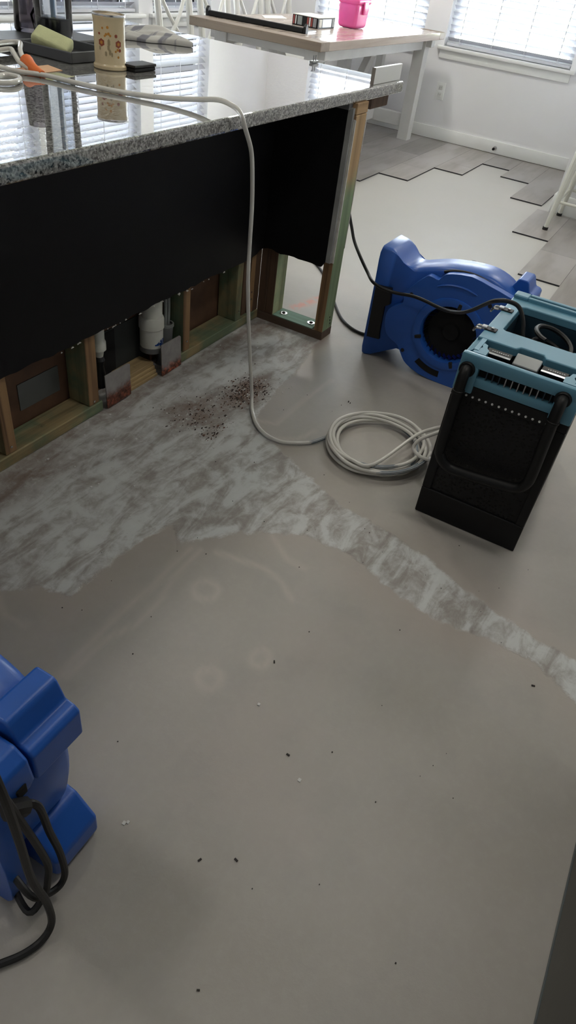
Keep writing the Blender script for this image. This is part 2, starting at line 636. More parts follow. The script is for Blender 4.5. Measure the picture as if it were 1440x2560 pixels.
M_cloth.set(Base_Color=M_cloth.mix(_f, (0.50, 0.49, 0.47, 1), (0.22, 0.22, 0.25, 1)), Roughness=0.95)
M_cloth.bump(M_cloth.noise(400, 2), 0.3, 0.001)
M_cloth = M_cloth.m
M_orange = simple('orange_tape', (0.75, 0.16, 0.025), 0.5)
M_note = simple('peach_paper', (0.70, 0.42, 0.24), 0.8)
M_paper = simple('white_paper', (0.75, 0.75, 0.71), 0.8)
M_pink = simple('pink_plastic', (0.86, 0.13, 0.42), 0.25, var=0.06, Subsurface_Weight=0.15)
M_red = simple('red_print', (0.30, 0.05, 0.04), 0.5)
M_flower = simple('rust_flower', (0.30, 0.07, 0.035), 0.5)
M_yellow = simple('ochre_flower', (0.55, 0.25, 0.04), 0.5)
M_leaf = simple('grey_leaf_print', (0.36, 0.29, 0.17), 0.5)
M_fridge = simple('dark_stainless', (0.045, 0.043, 0.037), 0.38, 0.55, var=0.12, nscale=3)
M_fridgeb = simple('kick_plate_grey', (0.13, 0.16, 0.175), 0.4, 0.4)
M_debris = simple('debris_dark', (0.03, 0.026, 0.024), 0.8)
M_chip = simple('debris_pale', (0.62, 0.62, 0.60), 0.8)
M_bluemark = simple('hose_print', (0.09, 0.13, 0.17), 0.4)


def hose_material():
    m = N('clear_vinyl_hose')
    m.set(Base_Color=(0.95, 0.93, 0.87, 1), Roughness=0.14, Transmission_Weight=0.35, IOR=1.35)
    return m.m


M_hose = hose_material()

# ------------------------------------------------------------------ floor
XW, YN = 4.285, 2.56          # inner faces of the two window walls
XL, YS = -4.3, -3.3


def polydist(px, py, pts, closed):
    pts = np.array(pts, float)
    a = pts
    b = np.roll(pts, -1, 0)
    if not closed:
        a, b = a[:-1], b[:-1]
    best = np.full(px.shape, 1e9)
    for (x0, y0), (x1, y1) in zip(a, b):
        dx, dy = x1 - x0, y1 - y0
        t = np.clip(((px - x0) * dx + (py - y0) * dy) / (dx * dx + dy * dy + 1e-12), 0, 1)
        best = np.minimum(best, np.hypot(px - x0 - t * dx, py - y0 - t * dy))
    return best


def inside(px, py, pts):
    r = np.zeros(px.shape, bool)
    n = len(pts)
    for i in range(n):
        x0, y0 = pts[i]
        x1, y1 = pts[(i + 1) % n]
        c = ((y0 > py) != (y1 > py)) & (px < (x1 - x0) * (py - y0) / (y1 - y0 + 1e-12) + x0)
        r ^= c
    return r


SKIM = [(-2.6, 0.2), (0.02, 0.2), (0.03, -0.31), (-0.123, -0.334), (-0.30, -0.37), (-0.477, -0.385), (-0.671, -0.416),
        (-0.746, -0.479), (-0.783, -0.578), (-0.848, -0.704), (-0.919, -0.867), (-0.937, -1.02), (-0.976, -1.161),
        (-1.045, -1.347), (-1.085, -1.499), (-1.10, -1.62), (-1.16, -1.75), (-1.27, -1.72), (-1.219, -1.619), (-1.163, -1.518),
        (-1.166, -1.385), (-1.185, -1.286), (-1.165, -1.169), (-1.10, -0.985), (-1.11, -0.848), (-1.205, -0.70),
        (-1.297, -0.626), (-1.342, -0.592), (-1.291, -0.527), (-1.43, -0.501), (-1.545, -0.494), (-1.645, -0.495),
        (-1.669, -0.416), (-1.75, -0.33), (-2.6, -0.30)]
VEINS = [[(-1.831, -0.635), (-1.732, -0.624), (-1.617, -0.62), (-1.512, -0.632), (-1.415, -0.621), (-1.336, -0.627)],
         [(-1.824, -0.645), (-1.703, -0.645), (-1.624, -0.674), (-1.532, -0.673), (-1.461, -0.655), (-1.329, -0.648)],
         [(-1.31, -0.687), (-1.297, -0.755), (-1.285, -0.822), (-1.297, -0.879), (-1.34, -0.939)],
         [(-1.164, -0.775), (-1.22, -0.859), (-1.221, -0.909)],
         [(-0.693, -0.429), (-0.669, -0.496), (-0.467, -0.494), (-0.266, -0.507)],
         [(-0.76, -0.52), (-0.70, -0.60), (-0.62, -0.62)],
         [(-1.75, -0.36), (-1.78, -0.42), (-1.77, -0.47)],
         [(-1.439 + 0.032 * math.cos(a), -0.744 + 0.032 * math.sin(a)) for a in np.linspace(0, 6.283, 14)],
         [(-1.654 + 0.026 * math.cos(a), -0.904 + 0.026 * math.sin(a)) for a in np.linspace(0, 6.283, 14)],
         [(-1.54 + 0.025 * math.cos(a), -0.968 + 0.02 * math.sin(a)) for a in np.linspace(0, 6.283, 14)]]
STAINS = [(-0.545, -0.305, 0.13, 0.060, 1.0), (-0.79, -0.24, 0.12, 0.085, 0.75), (-0.84, -0.36, 0.05, 0.03, 0.5), (-0.66, -0.30, 0.10, 0.03, 0.5),
          (-1.42, -0.07, 0.22, 0.07, 0.6), (-0.05, -0.06, 0.16, 0.05, 0.6), (-0.02, -0.30, 0.10, 0.05, 0.45), (-0.35, -0.05, 0.3, 0.03, 0.5), (-0.9, -0.02, 0.3, 0.03, 0.55)]

GX = np.arange(-2.8, 1.0001, 0.0125)
GY = np.arange(-1.95, 0.6001, 0.0125)
gx, gy = np.meshgrid(GX, GY)
px, py = gx.ravel(), gy.ravel()
sk = polydist(px, py, SKIM, True)
sk = np.where(inside(px, py, SKIM), sk, -sk)
vein = np.zeros(px.shape)
for V in VEINS:
    d = polydist(px, py, V, False)
    vein = np.maximum(vein, np.exp(-(d / 0.0095) ** 2))
stain = np.zeros(px.shape)
for (x, y, rx, ry, a) in STAINS:
    q = ((px - x) / rx) ** 2 + ((py - y) / ry) ** 2
    stain = np.maximum(stain, a * np.exp(-q * q * 0.8))
orange = np.exp(-(polydist(px, py, [(0.21, -0.075), (0.39, -0.115)], False) / 0.022) ** 2)
nx, ny = len(GX), len(GY)
verts = [(x, y, 0.0) for x, y in zip(px, py)]
idx = np.arange(nx * ny).reshape(ny, nx)
faces = np.stack([idx[:-1, :-1], idx[:-1, 1:], idx[1:, 1:], idx[1:, :-1]], -1).reshape(-1, 4).tolist()
x0, x1, y0, y1 = GX[0], GX[-1], GY[0], GY[-1]


def rect(ax, ay, bx, by, z=0.0):
    n = len(verts)
    verts.extend([(ax, ay, z), (bx, ay, z), (bx, by, z), (ax, by, z)])
    faces.append([n, n + 1, n + 2, n + 3])


FX0, FX1, FY0, FY1 = XL - 0.1, XW + 0.13, YS - 0.1, YN + 0.13
rect(FX0, FY0, FX1, y0)
rect(FX0, y1, FX1, FY1)
rect(FX0, y0, x0, y1)
rect(x1, y0, FX1, y1)
n = len(verts)
verts.extend([(FX0, FY0, -0.1), (FX1, FY0, -0.1), (FX1, FY1, -0.1), (FX0, FY1, -0.1), (FX0, FY0, 0), (FX1, FY0, 0), (FX1, FY1, 0), (FX0, FY1, 0)])
for a, b in ((0, 1), (1, 2), (2, 3), (3, 0)):
    faces.append([n + a, n + b, n + 4 + b, n + 4 + a])
me = bpy.data.meshes.new('floor')
me.from_pydata(verts, [], faces)
pad = len(verts) - nx * ny
for nm, arr, dv in (('skim', sk, -1), ('vein', vein, 0), ('stain', stain, 0), ('orange', orange, 0)):
    at = me.attributes.new(nm, 'FLOAT', 'POINT')
    at.data.foreach_set('value', np.concatenate([arr, np.full(pad, dv)]).astype(np.float32))
me.materials.append(M_floor)
me.update()
floor = bpy.data.objects.new('floor', me)
COL.objects.link(floor)
tag(floor, 'bare grey concrete floor with skim coat patch and remaining vinyl planks', 'floor', kind='structure')

# vinyl planks left in place: rows run along x, cut back in steps
ROW = 0.2325
starts = {0: 2.722, 1: 3.285, 2: 3.82, 3: 3.548, 4: 3.0, 5: 2.208, 6: 1.477, 7: 0.85, 8: 1.1, 9: 1.3, 10: 1.0, 11: 1.2, 12: 1.4, 13: 1.1, 14: 1.2, 15: 1.3,
          -1: 2.39, -2: 1.9, -3: 1.4, -4: 0.9, -5: 0.6, -6: 0.9, -7: 0.6, -8: 0.9, -9: 0.8}
plank_mesh = {}
for k, sx in starts.items():
    yt = 0.6225 - ROW * k
    yb = yt - ROW
    yt2 = min(yt, YN - 0.004)
    if yb < YS:
        continue
    L = 1.22
    first = L - ((k * 0.41) % 0.8) - 0.1
    cuts = [sx]
    nxt = XW - 0.004 - first
    ends = []
    while nxt > sx + 0.25:
        ends.append(nxt)
        nxt -= L
    cuts = [sx] + sorted(ends) + [XW - 0.004]
    for a, b in zip(cuts[:-1], cuts[1:]):
        if k >= 5 and yb < -0.62 and b > 2.88:
            b = min(b, 2.88)
            if b - a < 0.1:
                continue
        g = G()
        g.box((a + 0.0006, yb + 0.0006, 0.0), (b - 0.0006, yt2 - 0.0006, 0.0085))
        for f in g.bm.faces:
            f.material_index = 0 if f.normal.z > 0.5 else 1
        g.bm.normal_update()
        for f in g.bm.faces:
            f.material_index = 0 if f.calc_center_median().z > 0.008 else 1
        g.build('plank', [M_plank, M_coreshade], floor, smooth=0)

# ------------------------------------------------------------------ walls, windows, trim
ZC = 2.74
Z0W, Z1W = 0.70, 2.20
WE = [(1.065, 2.12), (-0.21, 0.865)]            # window openings in the east wall (y)
WNX = [(2.545, 3.30), (1.57, 2.385), (0.55, 1.315)]   # in the north wall (x)


def wall_strip(axis, lo, hi, opens, c0, c1):
    g = G()

    def bx(a, b, z0, z1):
        if axis == 'Y':
            g.box((c0, a, z0), (c1, b, z1))
        else:
            g.box((a, c0, z0), (b, c1, z1))
    cur = lo
    for a, b in sorted(opens):
        bx(cur, a, 0, ZC)
        bx(a, b, 0, Z0W)
        bx(a, b, Z1W, ZC)
        cur = b
    bx(cur, hi, 0, ZC)
    return g


tag(wall_strip('Y', YS, YN, WE, XW, XW + 0.13).build('wall_east', M_wall, smooth=0), 'white painted end wall with two blinded windows', 'wall', kind='structure')
tag(wall_strip('X', XL, XW + 0.13, WNX, YN, YN + 0.13).build('wall_north', M_wall, smooth=0), 'white painted long wall behind the island and chairs', 'wall', kind='structure')
tag(G().box((XL - 0.1, YS, 0), (XL, YN, ZC)).build('wall_west', M_wall, smooth=0), 'white painted wall behind the photographer', 'wall', kind='structure')
tag(G().box((XL - 0.1, YS - 0.1, 0), (XW + 0.13, YS, ZC)).build('wall_south', M_wall, smooth=0), 'white painted wall along the kitchen side', 'wall', kind='structure')
tag(G().box((XL - 0.1, YS - 0.1, ZC), (XW + 0.13, YN + 0.13, ZC + 0.1)).build('ceiling', M_ceil, smooth=0), 'flat white ceiling', 'ceiling', kind='structure')
tag(G().box((2.9, YS, 0), (XW, -0.63, ZC)).build('wall_closet', M_wall, smooth=0), 'white painted wall corner behind the cream stool', 'wall', kind='structure')
tag(G().box((-40, -40, -0.16), (40, 40, -0.12)).build('ground', M_ground, smooth=0), 'pale ground outside the windows', 'ground', kind='structure')

tag(G().box((XW - 0.014, -0.63, 0.012), (XW, YN, 0.108), 0.004).build('baseboard_east', M_trim), 'white baseboard along the window wall with outlet', 'baseboard', kind='structure')
tag(G().box((XL, YN - 0.014, 0.012), (XW - 0.014, YN, 0.108), 0.004).build('baseboard_north', M_trim), 'white baseboard along the long wall', 'baseboard', kind='structure')
tag(G().box((2.885, -1.8, 0.0), (2.90, -0.615, 0.125), 0.004).box((2.90, -0.63, 0.0), (XW - 0.02, -0.615, 0.125), 0.004).build('baseboard_closet', M_trim), 'white baseboard around the wall corner behind the cream stool', 'baseboard', kind='structure')
tag(G().box((XW - 0.008, -0.61, 0.0), (XW, YN, 0.012)).build('trim_1', M_caulk, smooth=0), 'dark gap line under the white baseboard', 'trim', kind='structure')


def window(n, axis, a, b, lab):
    """Sash, pane, stool and apron in one opening; axis is the wall's running direction."""
    W = XW if axis == 'Y' else YN

    def bx(g, d0, d1, u0, u1, z0, z1, bev=0.0):
        if axis == 'Y':
            g.box((W + d0, u0, z0), (W + d1, u1, z1), bev)
        else:
            g.box((u0, W + d0, z0), (u1, W + d1, z1), bev)
    g = G()
    t = 0.05
    bx(g, 0.085, 0.125, a, a + t, Z0W, Z1W)
    bx(g, 0.085, 0.125, b - t, b, Z0W, Z1W)
    bx(g, 0.085, 0.125, a + t, b - t, Z0W, Z0W + t)
    bx(g, 0.085, 0.125, a + t, b - t, Z1W - t, Z1W)
    zm = (Z0W + Z1W) / 2
    bx(g, 0.085, 0.12, a + t, b - t, zm - 0.025, zm + 0.025)
    o = g.build('window_%d' % n, M_vinyl, smooth=0)
    tag(o, lab, 'window', kind='structure')
    g = G()
    bx(g, 0.100, 0.104, a + t, b - t, Z0W + t, zm - 0.025)
    g.build('pane', M_pane, o, smooth=0)
    g = G()
    bx(g, 0.105, 0.109, a + t, b - t, zm + 0.025, Z1W - t)
    g.build('pane', M_pane, o, smooth=0)
    g = G()
    bx(g, -0.035, 0.084, a - 0.045, b + 0.045, Z0W - 0.022, Z0W + 0.0, 0.004) if False else None
    bx(g, -0.035, 0.0, a - 0.045, b + 0.045, Z0W - 0.024, Z0W + 0.001, 0.004)
    bx(g, -0.001, 0.084, a + 0.001, b - 0.001, Z0W - 0.001, Z0W + 0.001)
    g.build('sill', M_trim, o)
    g = G()
    bx(g, -0.014, 0.0, a - 0.02, b + 0.02, Z0W - 0.085, Z0W - 0.024, 0.003)
    g.build('apron', M_trim, o)
    rot = (0, R(90), 0) if axis == 'Y' else (R(-90), 0, 0)
    c = ((W + 0.14, (a + b) / 2, zm) if axis == 'Y' else ((a + b) / 2, W + 0.14, zm))
    portal('window_portal', c, rot, (Z1W - Z0W) if axis == 'Y' else (b - a), (b - a) if axis == 'Y' else (Z1W - Z0W))


def blind(axis, a, b, lab, grp=None):
    W = XW if axis == 'Y' else YN
    dx = 0.048
    mid = (a + b) / 2
    loc = (W + dx, mid, Z0W) if axis == 'Y' else (mid, W + dx, Z0W)
    rt_ = thing('window_blind', lab, 'blind', loc, 0 if axis == 'Y' else R(90), grp)
    # local frame: x points outdoors, y runs along the window, z up from the sill
    hw = (b - a) / 2 - 0.012
    H = Z1W - Z0W
    G().box((-0.03, -hw, H - 0.055), (0.028, hw, H - 0.002), 0.004).build('headrail', M_slat, rt_, local=True)
    G().box((-0.026, -hw, 0.006), (0.026, hw, 0.026), 0.005).build('bottom_rail', M_slat, rt_, local=True)
    pitch_ = 0.0435
    nsl = int((H - 0.11) / pitch_)
    base = None
    ang = R(33)
    for i in range(nsl):
        z = 0.052 + i * pitch_
        if base is None:
            g = G()
            prof = [(-0.025, -0.0008), (-0.012, 0.0016), (0.0, 0.0024), (0.012, 0.0016), (0.025, -0.0008), (0.012, -0.0010), (0.0, -0.0002), (-0.012, -0.0010)]
            prof = [(x * math.cos(ang) + zz * math.sin(ang), -x * math.sin(ang) + zz * math.cos(ang)) for x, zz in prof]
            g.prism(prof, 'Y', -hw, hw)
            base = g.build('slat', M_slat, rt_, local=True, smooth=25)
            base.location = (0, 0, z)
        else:
            c = base.copy()
            COL.objects.link(c)
            c.parent = rt_
            c.location = (0, 0, z)
    k = 4 if hw > 0.45 else 3
    for i in range(k):
        yy = -hw + 0.11 + (2 * hw - 0.22) * i / (k - 1)
        G().box((-0.0275, yy - 0.003, 0.02), (-0.0262, yy + 0.003, H - 0.05)).box((0.0262, yy - 0.003, 0.02), (0.0275, yy + 0.003, H - 0.05)).build('ladder_cord', M_slat, rt_, local=True, smooth=0)
    return rt_


window(1, 'Y', *WE[1], 'white window above the electrical outlet')
window(2, 'Y', *WE[0], 'white window above the far end of the wooden table')
window(3, 'X', *WNX[0], 'white window nearest the room corner on the long wall')
window(4, 'X', *WNX[1], 'white window in the middle of the long wall')
window(5, 'X', *WNX[2], 'white window behind the clear plastic jug on the long wall')
blind('Y', *WE[1], 'white slatted blind over the window above the outlet')
blind('Y', *WE[0], 'white slatted blind behind the pink container and table end')
blind('X', *WNX[0], 'white slatted blind behind the cross-back chairs')
blind('X', *WNX[1], 'white slatted blind behind the floral candle jar')
blind('X', *WNX[2], 'white slatted blind behind the clear jug and pale plate')

o = thing('wall_outlet', 'white electrical outlet plate low on the white window wall', 'outlet', (XW, 0.807, 0.378))
G().box((XW - 0.006, 0.767, 0.314), (XW, 0.847, 0.443), 0.0025).build('cover_plate', M_trim, o)
for zz in (0.352, 0.405):
    q = G().box((XW - 0.0085, 0.790, zz - 0.017), (XW - 0.005, 0.824, zz + 0.017), 0.003).build('receptacle', M_white, o)
    for dy in (-0.007, 0.007):
        G().box((XW - 0.009, 0.807 + dy - 0.0015, zz - 0.004), (XW - 0.0083, 0.807 + dy + 0.0015, zz + 0.008)).build('slot', M_cable, q, smooth=0)
o = thing('door_stop', 'small chrome door stop sticking out of the baseboard', 'door stop', (XW - 0.014, 0.198, 0.055))
G().lathe([(0, 0), (0.016, 0), (0.016, -0.006), (0.007, -0.008), (0.007, -0.05)], (XW - 0.014, 0.198, 0.055), 'X', 14).build('stem', M_chrome, o)
G().lathe([(0, -0.062), (0.011, -0.060), (0.012, -0.05), (0, -0.05)], (XW - 0.014, 0.198, 0.055), 'X', 14).build('tip', M_blk, o)

# ------------------------------------------------------------------ granite worktop
g = G()
ZT, ZB = 0.9042, 0.868
g.box((-2.35, -0.310, ZB), (0.41, 1.02, ZT), 0.006, 3)
tag(g.build('granite_countertop', M_granite, smooth=0), 'polished speckled grey granite countertop on the opened island', 'countertop')

# ------------------------------------------------------------------ island framing, opened at the bottom
isl = thing('island_frame', 'black island wall with torn-off lower drywall and exposed wooden studs', 'island', (-1.0, 0.05, 0))


def torn(a, b, z0, amp, seed, step=0.02):
    r = random.Random(seed)
    n_ = int(abs(b - a) / step)
    out = []
    h = 0
    for i in range(n_ + 1):
        h = 0.6 * h + r.uniform(-amp, amp)
        out.append((a + (b - a) * i / n_, z0 + h))
    return out


# drywall faces
pts = [(-2.33, ZB), (-2.33, 0.288)] + torn(-2.32, -0.10, 0.286, 0.004, 1) + [(-0.07, 0.291), (-0.04, 0.303), (-0.014, 0.305), (-0.014, ZB)]
G().prism(pts, 'Y', -0.0135, -0.001).build('drywall_panel', M_black, isl, smooth=0, label='black painted drywall with a ragged lower edge')
pts = [(0.0, ZB), (0.0, 0.303), (-0.014, 0.303)] + torn(-0.03, -0.275, 0.304, 0.004, 2) + [(-0.288, 0.325), (-0.292, 0.33), (-0.292, 0.848), (-0.27, 0.85), (-0.27, ZB)]
G().prism(pts, 'X', -0.0135, -0.001).build('drywall_panel', M_black, isl, smooth=0, label='black painted side drywall of the short end wall')
# broken gypsum and paper shreds along the cut
g = G()
r = random.Random(5)
for i in range(30):
    x = r.uniform(-2.2, -0.05)
    if r.random() < 0.3:
        x = r.choice([-1.23, -1.08, -0.93, -0.82, -0.70, -0.6, -0.5, -0.33]) + r.uniform(-0.03, 0.03)
    L = r.uniform(0.003, 0.016) * (1.0 if r.random() < 0.5 else 0.5)
    z = 0.2825 + r.uniform(-0.004, 0.004)
    g.prism([(x, z), (x + L, z + 0.001), (x + L * 0.7, z + r.uniform(0.0015, 0.0045)), (x + L * 0.2, z + 0.002)], 'Y', -0.0165, -0.0137)
g.build('torn_paper', M_gyp, isl, smooth=0, kind='stuff')
# wing edge: corner bead and torn returns
g = G()
e = [(-0.0138 - 0.001 + random.uniform(-0.001, 0.001), 0.325 + 0.033 * i) for i in range(17)]
pts = e + [(-0.001, 0.853), (-0.001, 0.325)]
g.prism(pts, 'Y', -0.311, -0.292)
g.build('corner_bead', M_beadgrey, isl, smooth=0, label='ragged grey drywall return beside the end stud')
e = [(-0.0045 + random.uniform(-0.0015, 0.0015), 0.325 + 0.033 * i) for i in range(16)]
G().prism(e + [(0.0015, 0.815), (0.0015, 0.325)], 'Y', -0.3205, -0.3115).build('torn_edge', M_gyp, isl, smooth=0, label='white torn paper line beside the end stud')
g = G()
e = [(0.0925 + random.uniform(-0.001, 0.004), 0.36 + 0.03 * i) for i in range(16)]
g.prism([(0.0905, 0.81), (0.0905, 0.36)] + e, 'Y', -0.318, -0.28)
g.build('torn_edge', M_gyp, isl, smooth=0, label='thin torn paper edge on the far side of the end stud')
G().box((0.0905, -0.28, 0.36), (0.103, 0.0, ZB)).build('drywall_panel', M_wall, isl, smooth=0, label='white drywall on the far side of the end wall')
G().box((-0.03, -0.30, 0.848), (-0.001, -0.20, ZB - 0.001)).build('caulk_strip', M_greywall, isl, smooth=0)


def stud(a, b, mats=(M_stud, M_studed), name='stud', **kw):
    """Upright timber: the -y edge takes the second material."""
    g_ = G()
    g_.box(a, b, 0.002, 1)
    g_.bm.normal_update()
    for f in g_.bm.faces:
        f.material_index = 1 if (f.normal.y < -0.7) else 0
    return g_.build(name, list(mats), isl, smooth=0, **kw)


for xa, xb in ((-2.19, -2.15), (-1.78, -1.74), (-1.375, -1.335), (-1.03, -0.985), (-0.528, -0.488), (-0.172, -0.134)):
    mm = (M_stud, M_studed) if xa < -0.4 else (M_stud, M_stud)
    stud((xa, 0.0, 0.038), (xb, 0.088, 0.83), mm)
stud((-0.108, 0.012, 0.038), (-0.075, 0.088, 0.83), (M_studdk, M_studdk))
stud((-0.072, 0.0, 0.038), (-0.040, 0.088, 0.83), (M_studdk, M_studed))
stud((-0.0395, 0.0, 0.038), (0.0005, 0.088, 0.83), (M_studdk, M_studdk))
G().box((-0.112, 0.0885, 0.0), (0.088, 0.1008, 0.868)).build('corner_backing', M_studdk, isl, smooth=0)
G().box((-2.33, 0.0, 0.83), (0.0, 0.088, ZB)).build('top_plate', M_header, isl, smooth=0)
G().box((-0.074, 0.014, 0.038), (0.0, 0.0865, 0.83)).build('light_leak_filler', M_studdk, isl, smooth=0)  # unseen dark block added to stop light leaking through the corner
# bottom plates
for xa, xb in ((-2.33, -0.972), (-0.556, 0.0)):
    g = G().box((xa, -0.004, 0.0), (xb, 0.088, 0.038), 0.003, 1)
    g.build('bottom_plate', M_plate, isl, smooth=0)
for k in range(4):      # newer block in the notch, built up from thin layers
    G().box((-0.845 + 0.006 * k, 0.004 + 0.006 * k, 0.0 + 0.0125 * k), (-0.675, 0.088, 0.0122 + 0.0125 * k), 0.0015, 1).build('plate_layer', M_platenew, isl, smooth=0)
# cabinet back, sheet metal and chase behind the studs
g = G().box((-2.33, 0.092, 0.0), (-0.001, 0.100, ZB))
g.build('cabinet_back', M_hard, isl, smooth=0)
G().box((-1.228, 0.0895, 0.082), (-1.064, 0.0918, 0.170)).build('metal_patch', M_sheet, isl, smooth=0)
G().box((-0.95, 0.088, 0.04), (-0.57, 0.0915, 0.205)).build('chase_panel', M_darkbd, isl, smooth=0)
G().box((-0.862, 0.0862, 0.04), (-0.802, 0.0879, 0.20)).build('chase_opening_shade', M_voidshade, isl, smooth=0)  # black sheet painting the darkness of an opening
# guard plates nailed over the notch
for (xa, xb, za, zb, m_, tilt) in ((-0.966, -0.842, 0.004, 0.128, M_rust1, 0.010), (-0.675, -0.556, 0.0, 0.124, M_rust2, -0.004)):
    g = G()
    g.prism([(xa + 0.006, za), (xb, za + 0.003), (xb - 0.004 + tilt * 0.2, zb - 0.006), (xb - 0.012, zb), (xa, zb)], 'Y', -0.0125, -0.0095)
    g.build('guard_plate', m_, isl, smooth=0, label='grey steel plate rusted along its lower edge')
# nails / screws in the stud edges
for x, z in ((-0.508, 0.075), (-0.152, 0.075), (-1.355, 0.06), (-1.01, 0.05), (-0.06, 0.13), (-0.06, 0.10)):
    G().lathe([(0, -0.003), (0.004, -0.002), (0.004, 0.001), (0, 0.001)], (x, -0.001, z), 'Y', 10).build('nail_head', M_chrome, isl)
# end wall (wing)
G().box((0.0, -0.318, 0.0), (0.088, 0.0, 0.034)).build('bottom_plate', M_wingface, isl, smooth=0, label='dark stained sill of the short end wall')
G().box((0.0005, -0.2695, 0.034), (0.0875, -0.078, 0.0375)).build('plate_top', M_wingplate, isl, smooth=0, label='green sill surface with two anchor washers')
for y_ in (-0.108, -0.242):
    q = G().lathe([(0.0085, 0), (0.0085, 0.0022), (0.0165, 0.0022), (0.0165, 0)], (0.044, y_, 0.0376), 'Z', 18).build('washer', M_chrome, isl)
    G().lathe([(0, 0.007), (0.006, 0.006), (0.0078, 0.0), (0, 0.0)], (0.044, y_, 0.0376), 'Z', 6).build('bolt_head', M_blk, q)
g = G().box((0.0, -0.076, 0.034), (0.088, -0.0405, 0.83), 0.002, 1)
g.bm.normal_update()
for f in g.bm.faces:
    f.material_index = 1 if f.normal.x < -0.7 else 0
g.build('stud', [wood('wing_stud', (0.40, 0.42, 0.25), (0.25, 0.25, 0.13), 'Z', green=(0.22, 0.34, 0.21, 1)), M_studdk], isl, smooth=0)
stud((0.0, -0.040, 0.034), (0.088, 0.0005, 0.83), (M_studdk, M_studdk))
g = G().box((0.0, -0.318, 0.034), (0.088, -0.279, 0.832), 0.002, 1)
g.bm.normal_update()
for f in g.bm.faces:
    f.material_index = 1 if f.normal.x < -0.7 else (2 if f.normal.y > 0.7 else 0)
g.build('stud', [M_post, M_studed, M_studdk], isl, smooth=0, label='end stud, tan at the top and green-dyed below')
G().box((0.0, -0.318, 0.8335), (0.090, -0.001, ZB), 0.002, 1).build('top_plate', M_header, isl, smooth=0)
for y_, z in ((-0.3185, 0.085), (-0.3185, 0.07), (-0.3185, 0.055)):
    G().lathe([(0, -0.001), (0.0035, -0.001), (0.0035, 0.001), (0, 0.001)], (0.03 + (z * 733 % 0.04), y_, z), 'Y', 8).build('nail_head', M_blk, isl)
G().box((0.19, -0.285, 0.826), (0.345, -0.19, ZB), 0.003, 1).build('support_cleat', M_studdk, isl, smooth=0)
# cabinet bodies under the worktop behind the framing
G().box((-2.3, 0.101, 0.0), (0.0, 0.98, ZB), 0.003, 1).build('cabinet_body', M_white, isl, smooth=0)

# pipes in the wall
o = thing('drain_pipe', 'thick white plastic drain pipe with coupling and blue primer smear', 'pipe', (-0.655, 0.046, 0.09))
c = (-0.655, 0.046, 0.0)
G().lathe([(0, 0.098), (0.041, 0.098), (0.041, 0.185)], c).build('pipe_section', M_pvc, o)
G().lathe([(0.041, 0.168), (0.0425, 0.170), (0.0445, 0.172), (0.0445, 0.205), (0.0405, 0.214), (0.0385, 0.214), (0.0385, 0.40), (0, 0.40)], c).build('coupling', M_pvc, o)
G().lathe([(0, 0.084), (0.0425, 0.084), (0.0425, 0.103), (0.0412, 0.103)], c).build('rubber_ring', M_conduit, o)
g = G()
for k, (a, z, s_) in enumerate(((-88, 0.122, 0.012), (-78, 0.130, 0.009), (-102, 0.120, 0.008), (-70, 0.124, 0.010), (-114, 0.118, 0.006), (-82, 0.114, 0.008))):
    pts3 = []
    for q in range(8):
        t = q * math.pi / 4
        aa = R(a) + s_ * math.cos(t) * 1.5 / 0.041
        pts3.append((c[0] + 0.0417 * math.cos(aa), c[1] + 0.0417 * math.sin(aa), z + s_ * math.sin(t) * (0.5 + 0.2 * (q % 2))))
    g.bm.faces.new([g.bm.verts.new(p_) for p_ in pts3])
g.build('primer_smear', M_primer, o, smooth=0, label='blue primer smear')
o = thing('vent_pipe', 'thin white plastic pipe beside the split wooden stud', 'pipe', (-0.925, 0.045, 0.12))
c = (-0.925, 0.045, 0.0)
G().lathe([(0, 0.155), (0.012, 0.157), (0.017, 0.185), (0.024, 0.188), (0.024, 0.215), (0.0205, 0.222), (0.0205, 0.42), (0, 0.42)], c, n=22).build('pipe_section', M_pvc, o)
G().lathe([(0, 0.05), (0.016, 0.05), (0.018, 0.10), (0.013, 0.13), (0.019, 0.15), (0.011, 0.168), (0, 0.168)], c, n=18).build('black_fitting', M_rubber, o)
o = thing('cable_conduit', 'grey conduit stub with two grey cables behind the rusted plate', 'conduit', (-0.545, 0.05, 0.0))
g = G()
ax = smooth_path([(-0.590, 0.045, 0.0), (-0.582, 0.045, 0.07), (-0.572, 0.045, 0.15)], 5)
g.tube(ax, 0.026, 16)
g.build('conduit_pipe', M_conduit, o)
G().lathe([(0.0225, 0.1505), (0.0225, 0.156), (0.0275, 0.156), (0.0275, 0.146), (0.026, 0.146)], (-0.571, 0.045, 0), n=18).build('conduit_rim', M_cable, o)
for dx in (-0.009, 0.009):
    G().tube(smooth_path([(-0.571 + dx, 0.045, 0.14), (-0.566 + dx, 0.046, 0.22), (-0.565 + dx * 1.2, 0.05, 0.33)], 5), 0.0065, 10).build('cable', M_cable, o)

